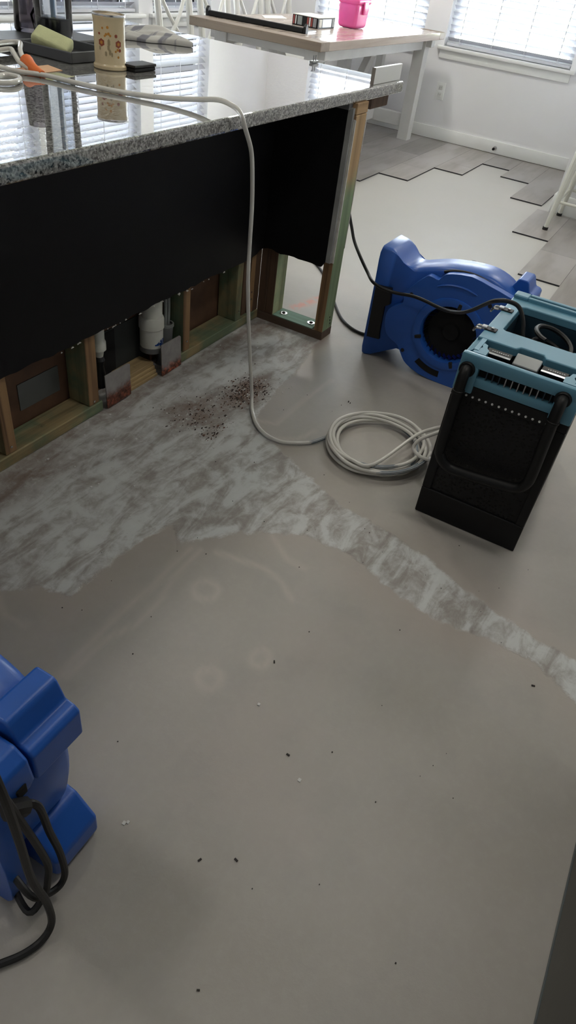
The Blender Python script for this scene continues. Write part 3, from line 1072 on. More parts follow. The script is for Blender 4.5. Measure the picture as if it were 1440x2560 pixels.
# ------------------------------------------------------------------ blue air movers
def air_mover(loc, label, plate=(-0.125, -0.092), body=(-0.085, 0.06), boxx=(-0.018, 0.085), far=True):
    """Local frame: x along the fan axle, y towards the outlet, z up from the floor."""
    t = thing('air_mover', label, 'fan', loc, 0, 'blue air movers')
    out = [(0.33, 0.0), (0.332, 0.10), (0.334, 0.30), (0.335, 0.425), (0.318, 0.436), (0.285, 0.430), (0.245, 0.398), (0.205, 0.385), (0.155, 0.400), (0.105, 0.416), (0.04, 0.428),
           (-0.04, 0.435), (-0.10, 0.428), (-0.16, 0.400), (-0.205, 0.345), (-0.222, 0.27), (-0.215, 0.18), (-0.19, 0.10), (-0.165, 0.055), (-0.11, 0.012), (-0.02, 0.0), (0.06, 0.008), (0.12, 0.03),
           (0.17, 0.050), (0.215, 0.052), (0.262, 0.036), (0.290, 0.006)]
    out = smooth2(out, 3)
    g = G()
    x0_, x1_ = body
    layers = []
    for xx, ins in ((x0_ + 0.0, 0.020), (x0_ + 0.004, 0.008), (x0_ + 0.014, 0.0), (x1_ - 0.020, 0.0), (x1_ - 0.006, 0.010), (x1_, 0.026)):
        ring = []
        for (yy, zz) in out:
            cy, cz = 0.03, 0.215
            L = math.hypot(yy - cy, zz - cz)
            k = 1 - ins / max(L, 0.05)
            if yy > 0.31:
                Y_ = yy
            else:
                Y_ = cy + (yy - cy) * k
            Z_ = max(0.0, cz + (zz - cz) * k)
            fl = max(0.0, min(1.0, (yy - 0.20) / 0.12))
            fl = fl * fl
            X_ = xx + (-0.022 if xx < 0 else 0.03) * fl
            # pinch the scroll on its near upper shoulder, as the moulding does
            ring.append(g.bm.verts.new((X_, Y_, Z_)))
        layers.append(ring)
    nn = len(out)
    for a, b in zip(layers[:-1], layers[1:]):
        for k in range(nn):
            g.bm.faces.new((a[k], a[(k + 1) % nn], b[(k + 1) % nn], b[k]))
    g.bm.faces.new(layers[0][::-1])
    g.bm.faces.new(layers[-1])
    bmesh.ops.triangulate(g.bm, faces=[f for f in g.bm.faces if len(f.verts) > 4])
    g.build('housing', M_blue, t, local=True, smooth=50)
    # dark outlet mouth
    G().box((body[0] - 0.008, 0.331, 0.025), (body[1] + 0.018, 0.3365, 0.405)).build('outlet_grille', M_blk, t, local=True, smooth=0)
    # black side pad near the outlet
    G().prism([(0.268, 0.085), (0.322, 0.080), (0.326, 0.295), (0.262, 0.295), (0.255, 0.235), (0.275, 0.22), (0.272, 0.11)], 'X', body[0] - 0.026, body[0] - 0.003).build('side_pad', M_rubber, t, local=True, smooth=0)
    # near side plate with its inlet
    po = [(0.255, 0.165), (0.256, 0.205), (0.240, 0.236), (0.208, 0.256), (0.200, 0.275), (0.204, 0.300), (0.181, 0.335), (0.160, 0.360), (0.143, 0.377), (0.128, 0.390), (0.105, 0.388), (0.088, 0.386), (0.072, 0.408),
          (0.047, 0.42), (-0.026, 0.431), (-0.10, 0.418), (-0.16, 0.405), (-0.198, 0.392), (-0.215, 0.36), (-0.205, 0.31), (-0.222, 0.22), (-0.222, 0.07), (-0.205, 0.01), (-0.15, 0.0), (-0.02, 0.0),
          (0.072, 0.008), (0.13, 0.031), (0.150, 0.048), (0.163, 0.066), (0.185, 0.095), (0.215, 0.108), (0.240, 0.128)]
    po = smooth2(po, 2)
    hc = (0.0, 0.2)
    hr = 0.107
    hole = [(hc[0] + hr * math.cos(a), hc[1] + hr * math.sin(a)) for a in np.linspace(0, 2 * math.pi, 41)[:-1]]
    g = G()
    g.plate_hole(po, hole, 'X', plate[0], plate[1])
    g.build('side_plate', M_blue, t, local=True, smooth=30, bevel=0.009)
    # raised inlet ring, drum and impeller
    p0 = plate[0]
    cx = (0, hc[0], hc[1])
    G().lathe([(0.140, p0 + 0.002), (0.138, p0 - 0.006), (0.128, p0 - 0.009), (0.110, p0 - 0.006), (0.1065, p0 + 0.004), (0.1065, plate[1] + 0.0)], cx, 'X', 44).build('inlet_ring', M_blue, t, local=True)
    xi = body[0] - 0.0015
    G().lathe([(0.1072, plate[0] + 0.004), (0.1072, xi), (0.0, xi)], cx, 'X', 36).build('inlet_shade_drum', M_voidshade, t, local=True)  # the hole's shade painted as a black drum and back disc
    im = G()
    for k in range(30):
        a = 2 * math.pi * k / 30
        p1 = Vector((0, hc[0] + 0.1045 * math.cos(a), hc[1] + 0.1045 * math.sin(a)))
        p2 = Vector((0, hc[0] + 0.090 * math.cos(a + 0.14), hc[1] + 0.090 * math.sin(a + 0.14)))
        vs = [im.bm.verts.new((xx, p.y, p.z)) for xx, p in ((plate[0] + 0.012, p1), (plate[0] + 0.016, p2), (xi - 0.001, p2), (xi - 0.001, p1))]
        im.bm.faces.new(vs)
    ip = im.build('impeller', M_blue2, t, local=True, smooth=0)
    G().lathe([(0, xi - 0.012), (0.030, xi - 0.010), (0.036, xi - 0.001)], cx, 'X', 24).build('hub', M_voidshade, ip, local=True)
    for a in (98, 178, 248, 340):
        ca, sa = math.cos(R(a)), math.sin(R(a))
        Mx = Matrix.Translation((p0 - 0.006, hc[0] + 0.118 * ca, hc[1] + 0.118 * sa)) @ Matrix.Rotation(R(a), 4, 'X')
        G().box((-0.004, -0.014, -0.007), (0.004, 0.012, 0.007), 0.002, 1, M=Mx).build('grille_clip', M_rubber, t, local=True)
    for (yy, zz) in ((0.158, 0.082), (-0.118, 0.352), (0.175, 0.305)):
        G().lathe([(0, p0 - 0.004), (0.007, p0 - 0.003), (0.008, p0 + 0.002), (0, p0 + 0.002)], (0, yy, zz), 'X', 12).build('screw', M_rubber, t, local=True)
    # moulded ridge above the inlet and cord slot below it
    rid = [(p0 - 0.001, hc[0] + 0.185 * math.cos(R(a)), hc[1] + 0.185 * math.sin(R(a))) for a in range(62, 116, 6)]
    G().tube(rid, 0.0045, 6, taper=[0.4] + [1] * (len(rid) - 2) + [0.4]).build('moulded_ridge', M_blue, t, local=True)
    sl = [(hc[0] + rr * math.cos(R(a)), hc[1] + rr * math.sin(R(a))) for rr, ang in ((0.152, range(-92, -50, 6)), (0.176, range(-56, -94, -6))) for a in ang]
    G().prism(sl, 'X', p0 - 0.0015, p0 + 0.003).build('cord_slot', M_voidshade, t, local=True, smooth=0)
    # stepped carrying box and rear foot
    b0, b1 = boxx
    G().prism([(-0.245, 0.330), (-0.245, 0.388), (-0.236, 0.396), (-0.219, 0.399), (-0.207, 0.430), (-0.200, 0.436), (-0.168, 0.436), (-0.150, 0.40), (-0.150, 0.34), (-0.20, 0.325)], 'X', b0, b1).build('handle_box', M_blue, t, local=True, smooth=0, bevel=0.009)
    G().prism([(-0.205, 0.335), (-0.19, 0.27), (-0.178, 0.19), (-0.178, 0.10), (-0.14, 0.10), (-0.14, 0.335)], 'X', b0 + 0.016, b1 - 0.014).build('neck', M_blue, t, local=True, smooth=0, bevel=0.014)
    G().prism([(-0.232, 0.0), (-0.247, 0.014), (-0.247, 0.060), (-0.205, 0.105), (-0.17, 0.112), (-0.15, 0.10), (-0.15, 0.0)], 'X', b0 - 0.004, b1 + 0.004).build('rear_foot', M_blue, t, local=True, smooth=0, bevel=0.008)
    if far:
        G().lathe([(0, 0.110), (0.165, 0.110), (0.178, 0.104), (0.178, 0.078), (0.15, 0.070), (0.15, 0.05), (0, 0.05)], (0, 0.0, 0.2), 'X', 40).build('far_plate', M_blue, t, local=True)
    G().lathe([(0, 0.0), (0.016, 0.0), (0.016, 0.016), (0.011, 0.022), (0, 0.023)], (body[1] - 0.012, 0.02, 0.405), 'Z', 16).build('top_knob', M_rubber, t, local=True)
    return t, hc


m1, hc = air_mover((0.125, -0.83, 0.0), 'blue air mover beside the black and blue dehumidifier')
# its cord wound in the groove behind the plate
ring = [(-0.088 + 0.006 * math.sin(a * 5), hc[0] + 0.010 + 0.207 * math.cos(a), 0.205 + 0.213 * math.sin(a)) for a in np.linspace(R(60), R(150), 24)]
ring = [(-0.089, hc[0] - 0.01 + 0.236 * math.cos(a) * 0.98, 0.192 + 0.236 * math.sin(a)) for a in np.linspace(R(66), R(152), 26)]
G().tube(ring, 0.0055, 8).build('power_cord', M_rubber, m1, local=True)

m2, _ = air_mover((-2.122, -0.683, 0.0), 'blue air mover at the photo edge with loose black cords', plate=(-0.088, -0.056), body=(-0.05, 0.078), boxx=(-0.013, 0.08), far=False)
g = G().tube(smooth_path([(-2.21, -0.96, 0.50), (-2.21, -0.968, 0.433), (-2.209, -0.97, 0.324), (-2.208, -0.97, 0.205), (-2.197, -0.972, 0.10), (-2.20, -0.975, 0.03), (-2.222, -0.974, 0.008), (-2.255, -0.962, 0.0075), (-2.30, -0.93, 0.0075), (-2.36, -0.90, 0.0075)], 6), 0.0062, 9)
g.build('power_cord', M_rubber, m2)
g = G().tube(smooth_path([(-2.171, -0.938, 0.335), (-2.158, -0.95, 0.318), (-2.150, -0.95, 0.224), (-2.141, -0.95, 0.139), (-2.140, -0.95, 0.062), (-2.153, -0.948, 0.034), (-2.179, -0.943, 0.045), (-2.20, -0.938, 0.085), (-2.192, -0.885, 0.10)], 6), 0.0058, 9)
g.build('power_cord', M_rubber, m2)
g = G().tube(smooth_path([(-2.20, -0.945, 0.42), (-2.189, -0.95, 0.332), (-2.176, -0.952, 0.234), (-2.167, -0.952, 0.148), (-2.171, -0.948, 0.097), (-2.18, -0.944, 0.055), (-2.21, -0.938, 0.04), (-2.192, -0.88, 0.035)], 6), 0.0058, 9)
g.build('power_cord', M_rubber, m2)
g = G().tube(smooth_path([(-2.172, -0.940, 0.33), (-2.185, -0.938, 0.345), (-2.196, -0.934, 0.352)], 4), 0.014, 10)
g.build('cord_plug', M_rubber, m2)
# extra moulding of this one: plate lobe beside the box
G().prism([(-0.168, 0.30), (-0.238, 0.318), (-0.250, 0.352), (-0.244, 0.395), (-0.222, 0.412), (-0.15, 0.410)], 'X', -0.066, -0.018).build('side_lobe', M_blue, m2, local=True, smooth=0, bevel=0.006)
G().box((-0.052, -0.2515, 0.342), (-0.034, -0.246, 0.362), 0.002, 1).build('lobe_hole', M_voidshade, m2, local=True)

# ------------------------------------------------------------------ dehumidifier
XF, XB = -0.800, -0.312          # front and rear faces
YL, YR = -1.062, -1.370          # island side and far side faces
HD = 0.530
d = thing('dehumidifier', 'black dehumidifier with light blue top and pull handle', 'dehumidifier', (-0.55, -1.216, 0))
g = G()
g.box((XF + 0.012, YR + 0.002, 0.0), (XB, YL - 0.002, 0.448), 0.006)
g.build('body', M_blk, d)
# front bezel frame with recessed perforated grille
fr = [((YR, 0.0), (YL, 0.092)), ((YR, 0.405), (YL, 0.446)), ((YR, 0.092), (YR + 0.026, 0.405)), ((YL - 0.026, 0.092), (YL, 0.405))]
g = G()
for (a, b) in fr:
    g.box((XF, a[0], a[1]), (XF + 0.014, b[0], b[1]), 0.0025, 1)
g.build('front_bezel', M_blk, d)
G().box((XF + 0.0075, YR + 0.026, 0.092), (XF + 0.0125, YL - 0.026, 0.405)).build('front_grille', M_perf, d, smooth=0)
for k in range(13):
    yy = -1.103 - (1.317 - 1.103) * k / 12
    G().lathe([(0, -0.003), (0.0025, -0.0025), (0.0035, 0.0), (0, 0.0)], (XF, yy, 0.416), 'X', 8).build('grille_light_dot', M_white, d)  # white studs painting the light seen through perforations in the plate
# blue top housing: front band with slot
g = G()
g.box((XF - 0.006, YR, 0.496), (XF + 0.014, YL, 0.530), 0.005)
g.box((XF - 0.006, YR, 0.432), (XF + 0.03, YR + 0.058, 0.500), 0.004)
g.box((XF - 0.006, YL - 0.052, 0.424), (XF + 0.03, YL, 0.500), 0.004)
g.box((XF - 0.004, YR + 0.05, 0.446), (XF + 0.03, YL - 0.046, 0.472), 0.004)
# left and right upper flanks
g.box((XF + 0.02, YL - 0.012, 0.440), (XB, YL, 0.520), 0.003)
g.box((XF + 0.02, YR, 0.440), (XB, YR + 0.012, 0.520), 0.003)
g.box((XB - 0.012, YR, 0.440), (XB, YL, 0.520), 0.003)
g.build('top_housing', M_teal, d)
G().box((XF + 0.012, YR + 0.058, 0.470), (XF + 0.016, YL - 0.05, 0.498)).build('vent_slot', M_voidshade, d, smooth=0)
for k in range(11):
    yy = YL - 0.075 - k * 0.0165
    G().box((XF - 0.001, yy - 0.0014, 0.472), (XF + 0.012, yy + 0.0014, 0.495)).build('vent_fin', M_satin if 2 < k < 9 else M_tealshade, d, smooth=0)
# deck with notch and cable well
deck = [(-0.690, YL - 0.004), (-0.690, -1.170), (-0.672, -1.180), (-0.672, -1.240), (-0.690, -1.250), (-0.690, YR + 0.004), (XB + 0.004, YR + 0.004), (XB + 0.004, YL - 0.004)]
well = [(-0.590, -1.108), (-0.598, -1.116), (-0.598, -1.30), (-0.588, -1.312), (-0.402, -1.312), (-0.392, -1.30), (-0.392, -1.120), (-0.402, -1.108)]
g = G()
g.plate_hole(deck, well, 'Z', 0.506, 0.530)
g.build('top_deck', M_teal, d, smooth=0, bevel=0.004)
g = G()
g.prism([(YL - 0.004, 0.50), (YL - 0.004, 0.515), (YL - 0.018, 0.5295), (YL - 0.03, 0.5295), (YL - 0.03, 0.50)], 'X', XF + 0.03, -0.69)
g.prism([(YR + 0.004, 0.50), (YR + 0.004, 0.515), (YR + 0.018, 0.5295), (YR + 0.03, 0.5295), (YR + 0.03, 0.50)], 'X', XF + 0.03, -0.69)
g.build('deck_shoulder', M_teal, d, smooth=0)
g = G()
for a, b in (((-0.612, -1.325, 0.395), (-0.38, -1.094, 0.400)), ((-0.605, -1.325, 0.40), (-0.5985, -1.094, 0.506)), ((-0.3915, -1.325, 0.40), (-0.38, -1.094, 0.506)), ((-0.605, -1.1075, 0.40), (-0.38, -1.094, 0.506)), ((-0.605, -1.325, 0.40), (-0.38, -1.3125, 0.506))):
    g.box(a, b)
g.build('cable_well', M_tealshade, d, smooth=0)
# control trough between the deck and the front band
G().box((-0.785, YR + 0.03, 0.448), (-0.675, YL - 0.03, 0.4785)).build('control_trough', M_tealshade, d, smooth=0)
for (ya, yb) in ((-1.108, -1.172), (-1.252, -1.318)):
    Mx = Matrix.Translation((-0.735, (ya + yb) / 2, 0.520)) @ Matrix.Rotation(R(-6), 4, 'Y')
    q = G().box((-0.017, -abs(ya - yb) / 2, -0.003), (0.015, abs(ya - yb) / 2, 0.003), 0.001, 1, M=Mx).build('control_strip', M_blk, d)
    G().box((-0.0172, -abs(ya - yb) / 2, 0.0031), (-0.009, abs(ya - yb) / 2, 0.0046), M=Mx).build('silver_edge', M_satin, q, smooth=0)
    r = random.Random(int(-ya * 1000))
    for k in range(8):      # worn, unreadable legend marks
        yy = -abs(ya - yb) / 2 + 0.010 + k * 0.0058
        Mm = Mx @ Matrix.Translation((0.003, yy, 0.0034))
        G().box((-0.0014, -0.0015, 0), (0.0012, 0.0015 + r.uniform(-0.0006, 0.0008), 0.0004), M=Mm).build('legend_mark', M_white, q, smooth=0)
Mx = Matrix.Translation((-0.722, -1.2125, 0.515)) @ Matrix.Rotation(R(-14), 4, 'Y')
G().box((-0.028, -0.033, -0.012), (0.020, 0.033, 0.009), 0.002, 1, M=Mx).build('display_block', M_satin, d)
G().box((-0.782, -1.315, 0.4786), (-0.742, -1.118, 0.4825)).build('display_window', M_voidshade, d, smooth=0)
# keyhole hooks at both ends of the trough
for ys, sg in ((-1.082, -1), (-1.347, 1)):
    hk = [(-0.784, ys), (-0.784, ys + sg * 0.034), (-0.752, ys + sg * 0.034), (-0.742, ys + sg * 0.026), (-0.722, ys + sg * 0.022), (-0.716, ys + sg * 0.012), (-0.722, ys + sg * 0.001), (-0.732, ys + sg * 0.001), (-0.732, ys + sg * 0.010), (-0.742, ys + sg * 0.014), (-0.752, ys + sg * 0.010), (-0.752, ys)]
    g = G()
    g.prism(hk, 'Z', 0.508, 0.5285)
    g.build('cord_hook', M_teal, d, smooth=0)
# rear lip with a long groove
g = G()
g.box((-0.346, YR + 0.004, 0.528), (-0.334, -1.112, 0.541), 0.002, 1)
g.box((-0.320, YR + 0.004, 0.500), (-0.306, -1.112, 0.541), 0.002, 1)
g.box((-0.346, -1.112, 0.528), (-0.306, YL - 0.006, 0.541), 0.003, 1)
g.build('rear_lip', M_teal, d)
G().box((-0.334, YR + 0.006, 0.5302), (-0.320, -1.113, 0.532)).build('lip_groove', M_tealshade, d, smooth=0)
# latches on the island side
for xx in (-0.626, -0.460):
    q = G().box((xx - 0.012, YL - 0.036, 0.5302), (xx + 0.012, YL - 0.004, 0.5335), 0.001, 1).build('latch', M_blk, d)
    G().box((xx - 0.009, YL - 0.010, 0.528), (xx + 0.009, YL + 0.006, 0.537), 0.002, 1).build('latch_hinge', M_satin, q)
    lp = smooth_path([(xx - 0.010, YL + 0.004, 0.530), (xx - 0.010, YL + 0.018, 0.528), (xx - 0.006, YL + 0.024, 0.517), (xx + 0.006, YL + 0.024, 0.517), (xx + 0.010, YL + 0.018, 0.528), (xx + 0.010, YL + 0.004, 0.530)], 4)
    G().tube(lp, 0.0032, 8).build('latch_loop', M_chrome, q)
    G().lathe([(0, 0.0045), (0.004, 0.004), (0.004, 0.0)], (xx, YL - 0.024, 0.5332), 'Z', 10).build('latch_screw', M_chrome, q)
# pull handle
hp = smooth_path([(XF + 0.01, -1.086, 0.487), (XF - 0.016, -1.086, 0.489), (XF - 0.029, -1.086, 0.475), (XF - 0.031, -1.086, 0.44), (XF - 0.031, -1.086, 0.27), (XF - 0.031, -1.092, 0.235), (XF - 0.031, -1.115, 0.212), (XF - 0.031, -1.15, 0.206), (XF - 0.031, -1.27, 0.218), (XF - 0.031, -1.312, 0.228), (XF - 0.031, -1.330, 0.25), (XF - 0.031, -1.334, 0.29), (XF - 0.031, -1.330, 0.44), (XF - 0.029, -1.330, 0.483), (XF - 0.016, -1.330, 0.497), (XF + 0.01, -1.330, 0.495)], 5)
hd = G().tube(hp, 0.0145, 14).build('pull_handle', M_blk, d)
for yy, zz in ((-1.086, 0.488), (-1.330, 0.496)):
    G().lathe([(0.0, -0.010), (0.019, -0.010), (0.021, -0.006), (0.021, 0.010), (0, 0.010)], (XF - 0.004, yy, zz), 'X', 20).build('handle_socket', M_blk, hd)
    G().lathe([(0.0150, -0.004), (0.0165, -0.003), (0.0165, 0.003), (0.0150, 0.004)], (XF - 0.030, yy, zz - 0.052), 'Z', 18).build('handle_collar', M_blk, hd)
# rear wheels
for yy in (YL - 0.035, YR + 0.035):
    G().lathe([(0, -0.016), (0.055, -0.016), (0.062, -0.01), (0.062, 0.01), (0.055, 0.016), (0, 0.016)], (XB + 0.01, yy, 0.062), 'Y', 24).build('wheel', M_rubber, d)
# coiled cord in the well
g = G()
cc = []
for k in range(60):
    a = k / 60 * 2 * math.pi * 2.4 + 0.6
    cc.append((-0.495 + 0.070 * math.cos(a), -1.235 + 0.055 * math.sin(a), 0.425 + 0.0016 * k + 0.012 * math.sin(a)))
g.tube(cc, 0.0068, 8)
g.build('cord_coil', M_rubber, d)

# power cord from behind the end wall to the dehumidifier
cord = [(0.13, -0.20, 0.62), (0.125, -0.27, 0.54), (0.122, -0.317, 0.44), (0.11, -0.345, 0.392), (0.06, -0.40, 0.361), (0.025, -0.455, 0.325), (-0.03, -0.505, 0.317), (-0.045, -0.555, 0.310), (-0.05, -0.613, 0.312), (-0.07, -0.682, 0.328), (-0.09, -0.735, 0.334), (-0.12, -0.80, 0.338), (-0.18, -0.854, 0.362), (-0.235, -0.905, 0.392), (-0.32, -0.955, 0.445), (-0.42, -1.01, 0.515), (-0.50, -1.045, 0.560), (-0.505, -1.079, 0.572), (-0.495, -1.113, 0.563), (-0.505, -1.140, 0.530), (-0.525, -1.165, 0.47), (-0.50, -1.20, 0.425)]
tag(G().tube(smooth_path(cord, 6), 0.0062, 9).build('power_cord', M_rubber), 'black power cord hanging across the blue mover to the dehumidifier', 'cord')
cord = [(0.80, 0.22, 0.0065), (0.783, 0.169, 0.0065), (0.757, 0.119, 0.0065), (0.668, 0.026, 0.0065), (0.56, -0.06, 0.0065), (0.438, -0.148, 0.0065), (0.297, -0.25, 0.0065), (0.223, -0.318, 0.0065), (0.177, -0.398, 0.0065), (0.185, -0.465, 0.0065), (0.26, -0.53, 0.0065), (0.33, -0.60, 0.0065)]
tag(G().tube(smooth_path(cord, 6), 0.0062, 9).build('floor_cord', M_rubber), 'black power cord lying on the concrete behind the end stud', 'cord')

# ------------------------------------------------------------------ condensate hose: countertop, down the island, coil on the floor
hose = thing('drain_hose', 'long clear vinyl drain hose running off the countertop into a floor coil', 'hose', (-0.76, -0.34, 0.0))
zc = ZT + 0.0075
run = [(-0.93, 0.335, zc + 0.006), (-0.90, 0.285, zc), (-0.868, 0.222, zc), (-0.86, 0.10, zc), (-0.829, -0.03, zc), (-0.79, -0.13, zc + 0.004), (-0.765, -0.20, zc + 0.012), (-0.760, -0.262, zc + 0.022), (-0.765, -0.305, zc + 0.019), (-0.755, -0.328, zc + 0.004), (-0.735, -0.336, 0.875), (-0.706, -0.34, 0.82), (-0.690, -0.34, 0.748), (-0.684, -0.342, 0.672), (-0.684, -0.344, 0.582), (-0.680, -0.346, 0.461), (-0.660, -0.348, 0.324), (-0.632, -0.352, 0.168), (-0.618, -0.36, 0.05), (-0.640, -0.378, 0.014), (-0.67, -0.40, 0.0085), (-0.723, -0.448, 0.0085), (-0.757, -0.505, 0.0085), (-0.761, -0.564, 0.0085), (-0.735, -0.609, 0.0085), (-0.696, -0.65, 0.0085)]
coil = []
r = random.Random(3)
cx0, cy0 = -0.585, -0.835
NT = 6.35
ra = [r.uniform(0.138, 0.180) for _ in range(40)]
ox = [r.uniform(-0.022, 0.022) for _ in range(40)]
oy = [r.uniform(-0.022, 0.022) for _ in range(40)]
NS = int(NT * 12)
for k in range(NS):
    a = R(118) + 2 * math.pi * k / 12
    j = k / 5.0
    i0 = int(j)
    f = j - i0
    rad = ra[i0] * (1 - f) + ra[i0 + 1] * f
    xx = cx0 + ox[i0] * (1 - f) + ox[i0 + 1] * f + rad * 1.02 * math.cos(a)
    yy = cy0 + oy[i0] * (1 - f) + oy[i0 + 1] * f + rad * 1.0 * math.sin(a)
    zz = 0.0085 + 0.030 * k / NS + 0.007 * (1 + math.sin(k * 1.7)) * 0.5
    coil.append((xx, yy, zz))
endl = [(-0.50, -0.93, 0.05), (-0.46, -0.97, 0.075), (-0.455, -1.01, 0.10), (-0.49, -1.03, 0.12), (-0.535, -1.005, 0.115), (-0.56, -0.965, 0.085), (-0.575, -0.955, 0.055), (-0.590, -0.985, 0.045), (-0.598, -1.015, 0.05), (-0.60, -1.045, 0.055)]
full = smooth_path(run + coil + endl, 5)
G().tube(full, 0.0062, 10).build('hose_line', M_hose, hose, smooth=60)
# blue printed stretches on the coil
base_i = len(run) * 5
for k0, L in ((2, 10), (40, 12), (95, 9), (150, 12), (205, 8), (262, 12), (318, 9)):
    seg = full[base_i - 8 + k0: base_i - 8 + k0 + L]
    if len(seg) > 3:
        G().tube(seg, 0.0064, 8, taper=[0.96] + [1] * (len(seg) - 2) + [0.96]).build('blue_print', M_bluemark, hose, label='blue printed stretch of hose')
g = G()
g.lathe([(0, -0.030), (0.009, -0.030), (0.011, -0.022), (0.011, -0.012), (0.015, -0.010), (0.015, 0.006), (0.010, 0.008), (0.008, 0.020), (0, 0.020)], (-0.60, -1.038, 0.055), 'Y', 16)
g.build('hose_connector', M_white, hose, label='white plastic hose connector')
# far end of the hose on the worktop: two loops held by orange tape
lp = [(-0.86, 0.275, zc + 0.006), (-0.835, 0.33, zc + 0.016), (-0.79, 0.39, zc + 0.028), (-0.74, 0.44, zc + 0.035), (-0.735, 0.475, zc + 0.032), (-0.775, 0.50, zc + 0.024), (-0.85, 0.47, zc + 0.014), (-0.93, 0.42, zc + 0.010), (-1.0, 0.36, zc + 0.008), (-1.05, 0.27, zc + 0.004), (-1.06, 0.21, zc), (-1.02, 0.185, zc), (-0.975, 0.205, zc), (-0.955, 0.235, zc), (-0.97, 0.262, zc), (-1.03, 0.25, zc), (-1.10, 0.26, zc)]
G().tube(smooth_path(lp, 6), 0.0066, 10).build('hose_loop', M_hose, hose)
lp = [(-0.865, 0.262, zc + 0.002), (-0.85, 0.33, zc + 0.010), (-0.815, 0.39, zc + 0.022), (-0.80, 0.42, zc + 0.026), (-0.84, 0.44, zc + 0.018), (-0.92, 0.40, zc + 0.016), (-1.02, 0.33, zc + 0.012)]
G().tube(smooth_path(lp, 6), 0.0066, 10).build('hose_loop', M_hose, hose)
tp = smooth_path([(-0.868, 0.232, zc), (-0.862, 0.255, zc + 0.001), (-0.850, 0.29, zc + 0.006), (-0.835, 0.322, zc + 0.014)], 5)
G().tube(tp, 0.0125, 12, taper=[0.75 + 0.75 * i / (len(tp) - 1) for i in range(len(tp))]).build('tape_wrap', M_orange, hose, label='orange tape bundling the hose loops')

# ------------------------------------------------------------------ things on the worktop
# floral candle jar
c = (-0.562, 0.262, ZT)
o = thing('candle_jar', 'cream candle jar with small painted flowers on the granite', 'candle', c)
CK = 0.83
CH = 0.70
sc_ = lambda P: [(r_ * CK, h_ * CH) for r_, h_ in P]
G().lathe(sc_([(0, 0.001), (0.058, 0.001), (0.060, 0.004), (0.060, 0.014), (0.0555, 0.020), (0.0545, 0.024), (0.0545, 0.170), (0.0560, 0.178), (0.0570, 0.186), (0.0550, 0.186), (0.0535, 0.176), (0.0525, 0.168), (0.0525, 0.150), (0, 0.150)]), c, 'Z', 40).build('jar', M_ceram, o)
G().lathe(sc_([(0.0550, 0.187), (0.0575, 0.187), (0.0585, 0.191), (0.0575, 0.195), (0.0550, 0.195), (0.0550, 0.187)]), c, 'Z', 40).build('rim', M_chrome, o)


def decal(th, z, rad, m_, name, sq=1.0):
    g_ = G()
    R_ = 0.0545 * CK + 0.0004
    z = z * CH
    rad = rad * CK
    vs = [g_.bm.verts.new((c[0] + R_ * math.cos(R(th)), c[1] + R_ * math.sin(R(th)), c[2] + z))]
    ringv = []
    for q in range(12):
        t_ = q * math.pi / 6
        rr_ = rad * (1.0 if q % 2 else 0.82)
        aa = R(th) + rr_ * math.cos(t_) * sq / R_
        ringv.append(g_.bm.verts.new((c[0] + R_ * math.cos(aa), c[1] + R_ * math.sin(aa), c[2] + z + rr_ * math.sin(t_))))
    for q in range(12):
        g_.bm.faces.new((vs[0], ringv[q], ringv[(q + 1) % 12]))
    return g_.build(name, m_, o, smooth=0)


for th, z in ((190, 0.098), (254, 0.096)):
    f_ = decal(th, z, 0.0125, M_flower, 'flower')
    decal(th, z, 0.0058, M_yellow, 'flower_center').parent = f_
for th, z, rd in ((182, 0.128, 0.0045), (196, 0.148, 0.004), (215, 0.152, 0.005), (209, 0.128, 0.0045), (218, 0.130, 0.005), (224, 0.124, 0.004), (245, 0.124, 0.006), (250, 0.076, 0.005), (259, 0.074, 0.006), (242, 0.070, 0.004), (252, 0.05, 0.0045), (204, 0.122, 0.004)):
    decal(th, z, rd, M_flower if rd > 0.0055 or z < 0.13 and th < 185 else M_yellow, 'small_flower')
for th, z, rd in ((218, 0.100, 0.012), (216, 0.082, 0.010), (221, 0.066, 0.010), (206, 0.060, 0.009), (183, 0.078, 0.008), (228, 0.058, 0.008)):
    decal(th, z, rd, M_leaf, 'leaf', 0.45)

# grey tray and the sponge in it
o = thing('grey_tray', 'shallow dark grey plastic tray under the pale sponge', 'tray', (-0.54, 0.45, ZT))
G().box((-0.635, 0.352, ZT + 0.001), (-0.445, 0.565, ZT + 0.006), 0.002, 1).build('tray_floor', M_dark, o)
g = G()
for a, b in (((-0.64, 0.347), (-0.634, 0.57)), ((-0.446, 0.347), (-0.440, 0.57)), ((-0.634, 0.347), (-0.446, 0.353)), ((-0.634, 0.564), (-0.446, 0.57))):
    g.box((a[0], a[1], ZT + 0.001), (b[0], b[1], ZT + 0.030), 0.002, 1)
g.build('tray_rim', M_grey, o)
g = G()
Mx = Matrix.Translation((-0.592, 0.462, ZT + 0.037)) @ Matrix.Rotation(R(-66), 4, 'Z') @ Matrix.Rotation(R(15), 4, 'Y') @ Matrix.Rotation(R(-66), 4, 'X')
g.box((-0.056, -0.017, -0.032), (0.056, 0.017, 0.032), 0.009, 4, M=Mx)
sp = g.build('sponge', M_spong)
tag(sp, 'pale yellow-green block sponge leaning in the grey tray', 'sponge')

